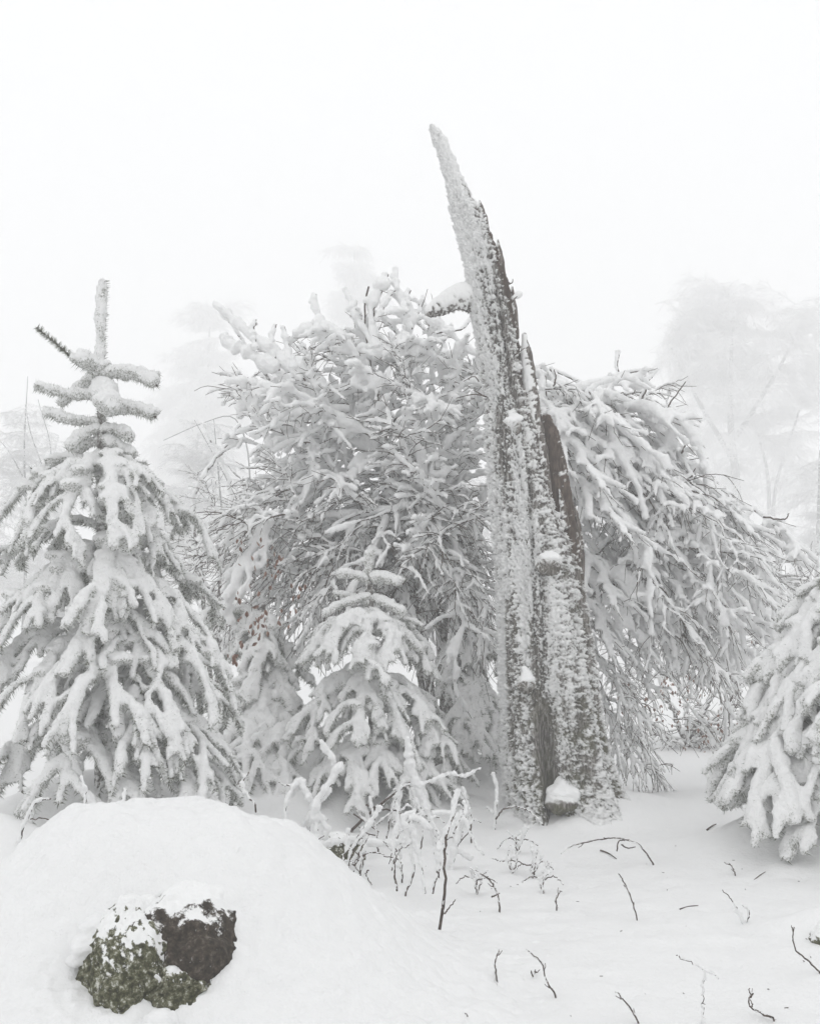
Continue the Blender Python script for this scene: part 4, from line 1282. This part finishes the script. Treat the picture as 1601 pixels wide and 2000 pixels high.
far_tree('frosted tree in the fog behind the middle of the thicket', 900, 48,
         [[(None, 0, 0), (900, 1100, 0), (890, 850, 0)]],
         [(880, 1000, 120, 120, 50), (700, 1100, 160, 90, 40), (1100, 1100, 120, 90, 40), (1250, 1150, 120, 70, 34), (1000, 1230, 220, 50, 40)], 78, set_=FR, scale=.95)

# ------------------------------------------------------------------ the snowed-in boulder in the foreground
bc = V3(RX, RY, GZ(RX, RY))
boulder = thing('boulder', 'large boulder under a smooth dome of snow, dark mossy stone showing at its front', 'boulder', loc=tuple(bc))
n = 225
uu = np.linspace(-1.75, 1.75, n)
X, Yg = np.meshgrid(uu, uu * .9)
X, Yg = X.ravel(), Yg.ravel()


def blanket(x, y):
    x = x + .05 * noise(np.stack([x * 1.6, y * 1.6, 0 * x + 11], 1))
    rx = np.where(x < 0, .72, .80); ry = np.where(y < 0, .66, .62)
    r = np.sqrt((np.abs(x) / rx) ** 2 + (np.abs(y) / ry) ** 2)
    b1 = np.exp(-(r ** 3.6) * .5)
    r2 = np.hypot((x + .02) / 1.25, (y - .15) / 1.0)
    z = .56 * b1 + .18 * np.exp(-(r2 ** 2.2))
    z = z - .10 * np.exp(-(((x + .03) / .30) ** 2 + ((y + .62) / .22) ** 2) ** 1.5)
    z = z + (.05 * noise(np.stack([x * 1.8, y * 1.8, 0 * x + 2], 1)) + .03 * noise(np.stack([x * 4.3, y * 4.3, 0 * x + 7], 1))) * b1
    return z


cxp = P(290, 1557, 5.25)[0] - RX
Z = blanket(X - cxp * 0, Yg) + ground_z(X + RX, Yg + RY) - bc[2]
Z += ground_detail(X + RX, Yg + RY) * 0
q3 = np.stack([X * 7, Yg * 7, Z * 7], 1)
Z += .020 * fbm(q3, 3) + .011 * fbm(q3 * 3.1, 3) + .018 * np.clip(noise(q3 * 1.7 + 5) - .2, 0, 1)
for _ in range(130):
    a_, b_c, r_c = rng.uniform(-1.2, 1.3), rng.uniform(-.8, .6), rng.uniform(.014, .034)
    Z -= .65 * r_c * np.exp(-((X - a_) ** 2 + (Yg - b_c) ** 2) / (r_c * r_c))
R_ = np.maximum(np.abs(X) / 1.75, np.abs(Yg) / (1.75 * .9))
Z -= .03 * sstep(.55, .95, R_) + .004
for (px, py, r) in [(345, 1668, .05), (430, 1650, .03), (455, 1745, .04), (480, 1760, .03), (140, 1640, .05), (200, 1600, .04), (520, 1640, .05), (560, 1700, .05), (90, 1760, .05)]:
    g = P(px, py, 4.95)
    Z -= .45 * r * np.exp(-((X + RX - g[0]) ** 2 + (Yg + RY - g[1]) ** 2) / (r * r))
i = np.arange(n - 1)[:, None] * n + np.arange(n - 1)[None]
q = np.stack([i, i + 1, i + n + 1, i + n], -1).reshape(-1, 4)
obj('snow_blanket', make_mesh('snow_blanket', np.stack([X, Yg, Z], 1), q, np.zeros((0, 3), int), [SNOW_GROUND]), boulder)


def stone(parent, c, rad, seed, tiltx=0., name='stone', nu=170, nv=110, mossdir=(-1, 0, -.3), org=None, snowbias=0.):
    mb = MB(); mb.ball(V3(0, 0, 0), 1., nu=nu, nv=nv)
    V, Q, T, mi = mb.arrays()
    nn = V.copy()
    d = .16 * noise(nn * 1.4 + seed) + .08 * noise(nn * 3.3 + seed) + .03 * noise(nn * 8 + seed)
    mo = sstep(-.25, .35, nn @ np.array(mossdir) + .35 * noise(nn * 3 + 2))
    d += mo * (.05 * noise(nn * 7) + .025 * noise(nn * 15) + .016 * noise(nn * 32) + .010 * noise(nn * 60)) + .008 * noise(nn * 40) + (1 - mo) * (.05 * np.abs(noise(nn * 6 + 3)) + .02 * noise(nn * 18))
    V = V * (1 + d)[:, None] * np.array(rad)
    up = nn[:, 2]
    s = sstep(.0, .55, up + .3 * noise(nn * 5 + 4) + .28 * mo * noise(nn * 14) * 1.6 + snowbias - .15)
    return obj(name, make_mesh(name, V + c - org, Q, T, [ROCK], mi, attr={'snow': s * .9 + .1 * mo, 'moss': mo}), parent)




def hit_blanket(px, py):
    d = ray(px, py)
    for Y_ in np.arange(3.6, 6.5, .01):
        p = V3(0, 0, EYE) + d * (Y_ / d[1])
        x_, y_ = p[0] - RX, p[1] - RY
        if p[2] < blanket(np.array([x_]), np.array([y_]))[0] + GZ(p[0], p[1]): return p
    return G(px, py)


for (x_p, y_p, rp, inn, sd_, md, sbias) in [(370, 1842, (138, 150, 118), .165, 3.1, (-1.5, 0, -1.2), -.30), (276, 1916, (118, 150, 165), .17, 5.7, (-1, -1.2, .2), -.30), (352, 1912, (95, 130, 76), .15, 7.7, (-.4, -1, 0), -.35)]:
    h_ = hit_blanket(x_p, y_p)
    stone(boulder, h_ + unit(ray(x_p, y_p)) * inn + V3(0, 0, -.02), np.array(rp) * h_[1] / F, sd_, org=bc, mossdir=md, snowbias=sbias, nu=130, nv=84)
sb = MB()
rl = np.random.default_rng(31)
lip = curve([hit_blanket(x, y) for x, y in [(172, 1850), (190, 1800), (235, 1768), (290, 1752), (330, 1748), (370, 1750)]], 34)
for k, p_ in enumerate(lip):
    sb.ball(p_ + V3(.0, -.07, -.028) + rl.normal(size=3) * .012, V3(.06, .07, .03) * rl.uniform(.75, 1.2), nu=10, nv=6)
for x_, y_, r_p in [(285, 1845, 16), (300, 1862, 20), (325, 1872, 18), (350, 1862, 15), (240, 1850, 14), (330, 1960, 34), (315, 1975, 30), (225, 1830, 16)]:
    p_ = hit_blanket(x_, y_)
    sb.ball(p_ + V3(0, -.11, -.03), M(r_p * .9, p_[1]) * V3(1.1, 1, .8), nu=10, nv=6)
snow_obj('snow_lip', sb, boulder, .01, .012, .006, 16, smooth=5, mat=SNOW_GROUND); JOBS[-1] = (*JOBS[-1][:2], JOBS[-1][2] - bc, *JOBS[-1][3:])
# second stone, cut by the right edge
b2 = G(1612, 1850) + V3(.06, .1, .0)
bo2 = thing('boulder', 'small mossy stone poking out of the snow at the right edge', 'boulder', loc=tuple(b2))
stone(bo2, b2, (.10, .11, .08), 8.2, org=b2, nu=90, nv=60, mossdir=(0, -1, 0), snowbias=.1)
b4 = G(655, 1690) + V3(0, .12, .05)  # stone-shaped stand-in for unclear dark growth, added to make the hollow dark
hollow_fill = thing('stone', 'dark frosted lump added to darken the hollow under the fallen stem, right of the snow dome', 'stone', loc=tuple(b4))
stone(hollow_fill, b4, (.17, .12, .13), 4.4, org=b4, nu=90, nv=60, mossdir=(1, -1, 0), snowbias=-.25)
b3 = G(890, 1922) + V3(0, .03, -.02)
bo3 = thing('stone', 'fist-sized frosted stone in a small pit in the foreground snow', 'stone', loc=tuple(b3))
stone(bo3, b3, (.04, .05, .035), 2.2, org=b3, nu=60, nv=40, mossdir=(1, -1, 0), snowbias=.15)

# ------------------------------------------------------------------ frozen sprigs and twigs in the foreground


def sprig(label, polys, base=None, name='snowy_sprig', group='snow-coated sprigs in front of the dead tree', cat='sprig', seed=0, voxel=.0085, Y=None):
    """polys: list of (pixel path, snow radius px, wood radius px); the first point of the first path stands in the snow"""
    r_ = np.random.default_rng(seed)
    bp_ = polys[0][0][0] if base is None else base
    g = G(*bp_)
    Y_ = g[1] if Y is None else Y
    if Y is not None: g = P(*bp_, Y)
    root = thing(name, label, cat, group, loc=tuple(g))
    wb, sb = MB(), MB()
    anys = False
    for j_, (pl, sr, wr) in enumerate(polys):
        dy = 0 if j_ == 0 else r_.uniform(-.08, .08)
        n_ = max(8, len(pl) * 5)
        slope = r_.uniform(-.15, .15)
        pts = curve([P(x, y, Y_ + (0 if j_ == 0 and k_ == 0 else dy * .5 + slope * k_ / len(pl))) for k_, (x, y) in enumerate(pl)], n_)
        if j_ == 0: pts[0, 2] -= .03
        pts[1:-1] += r_.normal(size=(n_ - 2, 3)) * (.0032 if sr else .0013)
        wb = MB(); wb.tube(pts - g, np.linspace(M(wr, Y_), M(wr * .6, Y_), n_), 6)
        mobj('twig', wb, [WOOD], root)
        if sr > 0:
            anys = True
            srr = np.interp(np.linspace(0, 1, n_), np.linspace(0, 1, len(sr)) if isinstance(sr, (list, tuple)) else [0, 1], sr if isinstance(sr, (list, tuple)) else [sr * .8, sr]) * Y_ / F
            tt = np.gradient(pts, axis=0); tt /= np.linalg.norm(tt, axis=1)[:, None] + 1e-9
            lift = (UP - tt * tt[:, 2:3]) * .6 + V3(-.5, -.25, 0) * np.abs(tt[:, 2:3])
            srr = srr * .78
            lump = srr * (1 + .24 * r_.normal(size=n_).clip(-1.3, 1.4))
            sb.tube(pts - g + lift * srr[:, None] * .8, lump, 8, tip=.5)
    if anys: snow_obj('snow_load', sb, root, .004 if name == 'bare_twig' and seed < 230 else voxel, .003 if name == 'bare_twig' else .005, .002 if name == 'bare_twig' else .005, 45, smooth=1)
    return root


class SR(list):
    def __gt__(s, o): return True


R = lambda *a: SR(a)
sprig('tallest frosted sprig standing alone in front, bare brown below and snow-capped at its top',
      [([(852, 1842), (868, 1745), (870, 1650), (888, 1580), (897, 1543)], R(2, 2, 3, 6, 9), 3.2), ([(868, 1785), (878, 1772), (889, 1757)], 0, 1.5), ([(872, 1640), (895, 1605), (903, 1585)], 6, 2),
       ([(850, 1840), (862, 1800), (868, 1760)], 1.5, 2)], seed=1)
sprig('thick rime-feathered sprig rising in the middle of the bramble patch',
      [([(850, 1650), (838, 1590), (815, 1530), (803, 1490), (800, 1440)], R(6, 8, 12, 13, 8), 3), ([(812, 1540), (850, 1525), (880, 1512), (905, 1517), (940, 1501)], R(5, 6, 5, 4), 2), ([(830, 1575), (845, 1610), (860, 1640)], 7, 2),
       ([(812, 1535), (790, 1535), (770, 1560)], 4, 2), ([(800, 1600), (775, 1640), (760, 1700)], 4, 2)], seed=2)
sprig('forked sprig with two snowy horns at the left of the bramble patch',
      [([(640, 1720), (622, 1640), (618, 1580), (640, 1540), (672, 1490)], R(3, 6, 10, 10, 10), 3), ([(650, 1530), (655, 1490), (635, 1465), (628, 1447)], R(7, 8, 8, 6), 2.5), ([(620, 1590), (600, 1550), (585, 1525), (560, 1570), (560, 1610)], R(9, 8, 7, 5, 4), 2),
       ([(585, 1522), (565, 1535), (545, 1528)], 3, 1.5), ([(625, 1590), (640, 1620), (636, 1635)], 10, 2), ([(610, 1580), (640, 1550), (645, 1540)], 10, 2)], seed=3)
sprig('slim sprig with a snow knob behind the bramble patch',
      [([(858, 1570), (862, 1530), (870, 1480), (866, 1440)], R(3, 4, 5, 7), 2)], seed=4)
sprig('slim upright snowy sprig directly before the foot of the dead tree',
      [([(966, 1620), (968, 1580), (972, 1545), (963, 1510)], R(3, 4, 5, 6), 2), ([(967, 1590), (955, 1580), (950, 1578)], 4, 1.5), ([(968, 1600), (985, 1580), (1015, 1576), (1040, 1590), (1060, 1610)], 2.5, 1.8), ([(1060, 1608), (1064, 1625), (1060, 1650)], 1, 1.5)], seed=5)
sprig('stubby snowy sprig on the rim of the boulder\'s snow dome', [([(500, 1575), (482, 1552), (475, 1530), (486, 1508)], R(3, 4, 6, 3), 2), ([(478, 1540), (470, 1535), (466, 1524)], 3, 1.5)], seed=6, Y=6.2)
sprig('leaning bundle of frosted stalks fanning down at the edge of the snow dome',
      [([(668, 1725), (690, 1660), (730, 1600), (745, 1575)], R(4, 5, 7, 8), 2.5), ([(685, 1722), (700, 1670), (720, 1630)], 4, 2), ([(697, 1745), (702, 1700), (715, 1650)], 4, 2), ([(720, 1700), (715, 1705), (726, 1728)], 2, 1.5),
       ([(700, 1760), (697, 1775), (705, 1790)], 2, 1.6), ([(690, 1690), (720, 1665), (750, 1670)], 3, 1.8)], seed=7)
sprig('long fallen stem carrying a ridge of snow above a dark hollow',
      [([(590, 1662), (640, 1650), (700, 1645), (760, 1652), (800, 1640)], R(8, 9, 9, 10, 8), 3), ([(600, 1700), (650, 1695), (690, 1685), (705, 1665)], R(5, 7, 7, 7), 3)], seed=8, base=(600, 1700))
sprig('bare brown cane crossing the bramble patch on a slant',
      [([(682, 1626), (720, 1590), (760, 1558), (800, 1528)], 0, 3), ([(715, 1572), (745, 1580), (775, 1585), (790, 1600)], 1.5, 2), ([(690, 1590), (705, 1600), (740, 1625)], 0, 1.5)], seed=9)
sprig('arched snowy stalk cluster in the centre of the bramble patch',
      [([(790, 1750), (808, 1700), (800, 1640), (790, 1600), (810, 1590)], R(3, 4, 7, 9, 8), 2), ([(775, 1740), (770, 1690), (772, 1640), (780, 1590), (776, 1568)], R(3, 4, 6, 7, 5), 2), ([(830, 1745), (825, 1700), (815, 1650), (810, 1610)], R(3, 5, 8, 9), 2),
       ([(845, 1745), (855, 1700), (860, 1660), (880, 1620), (905, 1590)], R(3, 5, 9, 9, 6), 2), ([(800, 1600), (820, 1600), (840, 1620)], 9, 2), ([(765, 1700), (780, 1660), (800, 1650)], 3, 1.5)], seed=10)
sprig('spreading snowy twigs at the right of the bramble patch',
      [([(880, 1700), (890, 1650), (905, 1600), (930, 1650), (945, 1670)], R(6, 8, 6, 4, 3), 2), ([(885, 1660), (905, 1670), (920, 1680)], 8, 2), ([(900, 1610), (880, 1590), (845, 1590)], 7, 2), ([(905, 1600), (912, 1580), (905, 1565)], 5, 2)], seed=11)
sprig('low tangle of snowy shoots on the left beside the dark hollow',
      [([(580, 1660), (590, 1620), (610, 1590)], R(5, 7, 6), 2), ([(565, 1630), (600, 1610), (640, 1600)], R(7, 8, 5), 2), ([(600, 1655), (605, 1620), (600, 1600)], 5, 2), ([(630, 1720), (625, 1690), (618, 1660)], 5, 2)], seed=12)
for k, (x, y) in enumerate([(1010, 1640), (1040, 1690), (1060, 1720), (930, 1720), (1000, 1680)]):
    r_ = np.random.default_rng(60 + k)
    pls = [([(x, y + 25), (x + r_.uniform(-10, 10), y), (x + r_.uniform(-22, 22), y - r_.uniform(15, 40))], R(2, 3, 4), 1.3) for _ in range(4)]
    pls += [([(x, y), (x + 22 * s_, y + r_.uniform(-12, 8)), (x + 40 * s_, y + r_.uniform(-5, 25))], 2.5, 1.2) for s_ in (-1, 1)]
    sprig(['feathery frosted tuft nearest the dead tree, topmost of the five tufts', 'feathery frosted tuft second from the right of the five tufts', 'feathery frosted tuft farthest right of the five tufts', 'feathery frosted tuft right beside the brambles, farthest left of the five tufts', 'feathery frosted tuft second from the left of the five tufts'][k],
          pls, name='frosted_tuft', group='frosted tufts right of the brambles', cat='tuft', seed=60 + k, voxel=.008)
sprig('small snowy shoots in front of the large left spruce', [([(165, 1590), (168, 1550), (160, 1515)], R(3, 4, 4), 1.5), ([(240, 1580), (243, 1560), (246, 1540)], R(4, 6, 4), 1.5)], seed=13, Y=6.4)
sprig('frosted stem bent over at the lower left corner of the large spruce', [([(20, 1690), (45, 1620), (70, 1570), (100, 1560)], R(5, 5, 6, 4), 2.), ([(30, 1660), (60, 1640), (110, 1630)], 3, 1.5), ([(60, 1600), (95, 1600), (100, 1640)], 2, 1.3)], seed=14, Y=6.0)

r3 = np.random.default_rng(91)
ORD = ['leftmost', 'second', 'third', 'fourth', 'fifth', 'sixth', 'seventh', 'eighth', 'ninth', 'tenth', 'eleventh', 'rightmost']
for k in range(12):
    x0_ = 575 + 31 * k + r3.uniform(-8, 8); y0_ = r3.uniform(1640, 1745); h_ = r3.uniform(60, 150); ln_ = r3.uniform(-30, 40)
    pls_ = [([(x0_, y0_), (x0_ + ln_ * .4 + r3.normal() * 6, y0_ - h_ * .5), (x0_ + ln_, y0_ - h_)], R(1.5, 3, 4.5), 1.6)]
    for q_ in range(int(r3.integers(2, 5))):
        f_ = r3.uniform(.3, .9); bx, by = x0_ + ln_ * f_, y0_ - h_ * f_
        e_ = r3.choice([-1, 1]) * r3.uniform(14, 40)
        pls_.append(([(bx, by), (bx + e_ * .5, by - r3.uniform(2, 16)), (bx + e_, by - r3.uniform(-18, 30))], R(2.5, 3.5, 2) if r3.random() < .6 else 0, 1.2))
    sprig(('%s of twelve thin frosted stalks standing among the brambles' % ORD[k]) if k in (0, 11) else ('thin frosted stalk with side shoots, %s from the left among the brambles' % ORD[k]), pls_, name='frosted_stalk', group='thin frosted stalks in the bramble patch', cat='stalk', seed=400 + k, voxel=.007)

TW = [('kinked brown twig poking out right of centre, below the arched twig', [[(1245, 1798), (1230, 1749), (1216, 1720), (1207, 1706)]], 1.7),
      ('zigzag brown twig in the lower middle of the snowfield', [[(1087, 1948), (1067, 1916), (1057, 1882), (1027, 1854)]], 1.8),
      ('short brown twig cut by the bottom edge, right of centre', [[(1248, 1999), (1230, 1969), (1205, 1938)]], 2.),
      ('dark bent twig with a broken tip near the bottom right corner', [[(1515, 1991), (1479, 1976), (1461, 1959), (1468, 1931)], [(1464, 1948), (1470, 1940)]], 2.3),
      ('long curved twig trailing at the right edge', [[(1604, 1903), (1575, 1875), (1554, 1856), (1547, 1830), (1550, 1811)]], 2.),
      ('thin pale twig rising beside the zigzag one', [[(971, 1928), (967, 1884), (974, 1854)]], 1.8),
      ('arched thorny twig looping over the snow right of the dead tree', [[(1277, 1690), (1260, 1665), (1241, 1646), (1203, 1637), (1170, 1640), (1117, 1652), (1095, 1667)], [(1204, 1662), (1208, 1643), (1228, 1640)], [(1213, 1650), (1225, 1656), (1240, 1654)]], 1.8),
      ('short stick lying just under the arched twig', [[(1172, 1661), (1188, 1670), (1203, 1680)]], 2.),
      ('straight dark stick lying on open snow', [[(1327, 1776), (1363, 1772)]], 1.7),
      ('short slanted stick lying toward the right edge', [[(1471, 1720), (1494, 1706)]], 1.5),
      ('little curved twig above the slanted stick', [[(1436, 1711), (1430, 1695), (1421, 1684)]], 1.6),
      ('small stick lying at the foot of the right spruce', [[(1380, 1621), (1398, 1612)]], 2.2),
      ('bent brown twig hanging right of the bramble patch', [[(976, 1784), (972, 1751), (956, 1719), (916, 1694)], [(960, 1752), (975, 1745)]], 2.),
      ('fine twig leaning out of the snow below the tufts', [[(1087, 1778), (1086, 1755), (1093, 1742)]], 1.5),
      ('brown twig leaning on the snow dome beside the mossy stone', [[(476, 1922), (471, 1875), (463, 1837), (450, 1815), (436, 1808)]], 2.),
      ('forked dark twig at the bottom edge below the mossy stone', [[(345, 1999), (330, 1992), (310, 1983)], [(345, 1999), (356, 1985), (367, 1972)]], 2.),
      ('upright twig stub cut by the bottom edge', [[(490, 2004), (490, 1985)]], 2.2),
      ('small dark twig curl near the bottom, left of the zigzag twig', [[(926, 1999), (920, 1990), (915, 1981)]], 2.2),
      ('tiny forked twig beside the zigzag one', [[(1036, 1914), (1042, 1905), (1047, 1896)], [(1040, 1908), (1037, 1896)]], 1.8)]
for k, (lab, pls, wr) in enumerate(TW):
    kw = {'Y': 4.75} if 'snow dome' in lab else {}
    flat = 'lying' in lab
    if flat:
        g0 = G(*pls[0][0])
        root = thing('fallen_stick', lab, 'stick', 'twigs scattered over the snow', loc=tuple(g0))
        wb = MB(); wb.tube(curve([G(*p_) + V3(0, 0, .001 + .004 * i_) for i_, p_ in enumerate([pls[0][0], ((pls[0][0][0] + pls[0][-1][0]) / 2 + 1, (pls[0][0][1] + pls[0][-1][1]) / 2 - 2), pls[0][-1]])], 8) - g0, M(wr, g0[1]) * np.linspace(.85, .4, 8), 6)
        mobj('wood', wb, [WOOD], root)
    else:
        r2 = np.random.default_rng(900 + k)
        pz = [(pl, 0, wr * .85) for pl in pls]
        pz.append((pls[0], SR([.0, wr * .9, wr * .3, wr * .9]), .3))
        a_ = np.array(pls[0], float)
        for q_ in range(2):
            i_ = int(r2.integers(0, len(a_) - 1)); c_0 = a_[i_] * .4 + a_[i_ + 1] * .6
            dv = (a_[i_ + 1] - a_[i_]); dv = dv / (np.linalg.norm(dv) + 1e-6)
            pv = np.array([-dv[1], dv[0]]) * r2.choice([-1, 1])
            ll_ = r2.uniform(5, 15)
            pz.append(([tuple(c_0), tuple(c_0 + (dv * .6 + pv * .6) * ll_ * .5), tuple(c_0 + (dv * .9 + pv * .5) * ll_)], 0, wr * .5))
        sprig(lab, pz, name='bare_twig', group='twigs scattered over the snow', cat='twig', seed=200 + k, **kw)
sprig('snow-filled bent stalk on the right of the snowfield', [([(1452, 1802), (1440, 1780), (1428, 1757), (1410, 1738)], R(6, 5, 3, 1.5), 1.2), ([(1458, 1800), (1462, 1780), (1448, 1768)], 4, 1.2)], name='bare_twig', group='twigs scattered over the snow', cat='twig', seed=230)
sprig('half-buried snowy fork near the bottom right', [([(1370, 1998), (1374, 1950), (1376, 1895)], R(5, 4, 5), 1), ([(1320, 1866), (1350, 1880), (1376, 1894), (1402, 1912)], R(3, 4, 5, 4), 1)], base=(1370, 1998), name='bare_twig', group='twigs scattered over the snow', cat='twig', seed=231)
# bark crumbs and needles fallen on the snow
mb = MB()
r_ = np.random.default_rng(44)
for _ in range(60):
    px_, py_ = r_.uniform(520, 1600), r_.uniform(1640, 1995)
    g = G(px_, py_)
    d = V3(r_.normal(), r_.normal(), 0); d = unit(d) * r_.uniform(.002, .010)
    mb.tube(np.array([g - d, g, g + d]) + V3(0, 0, .001), .0014 + .001 * r_.random(), 4)
tag(mobj('bark_crumbs', mb, [WOOD]), 'dark bark crumbs and needles strewn over the snow', 'litter', kind='stuff')

# ------------------------------------------------------------------ fuse the snow, share the spray skins, link everything
print('built', round(time.time() - T00, 1))
for key, sb, vox in SPJ:
    V, Q, T, _ = sb.arrays()
    hold = bpy.data.objects.new('hold_%s_%d_%d' % key, None)
    JOBS.append((hold, 'snow_load', V, Q, T, vox, .009, .006, 20, 1, None))
    PROTO[key][1] = hold
held = {}
_q = q_set


def q_set(q, me):
    if q.name.startswith('hold_'):
        held[q.name] = me
        bpy.data.objects.remove(q)
    else:
        _q(q, me)


names = {k: v[1].name for k, v in PROTO.items()}
run_jobs()
print('remeshed', round(time.time() - T00, 1))
for (s_, key) in SPRAYS:
    _q(s_, held[names[key]])
for o in PENDING:
    S.collection.objects.link(o)
tot = 0
seen = set()
for o in PENDING:
    if o.type == 'MESH' and o.data.name not in seen:
        seen.add(o.data.name)
        tot += len(o.data.loops) - 2 * len(o.data.polygons)
print('objects', len(PENDING), 'triangles', tot, 'time', round(time.time() - T00, 1))
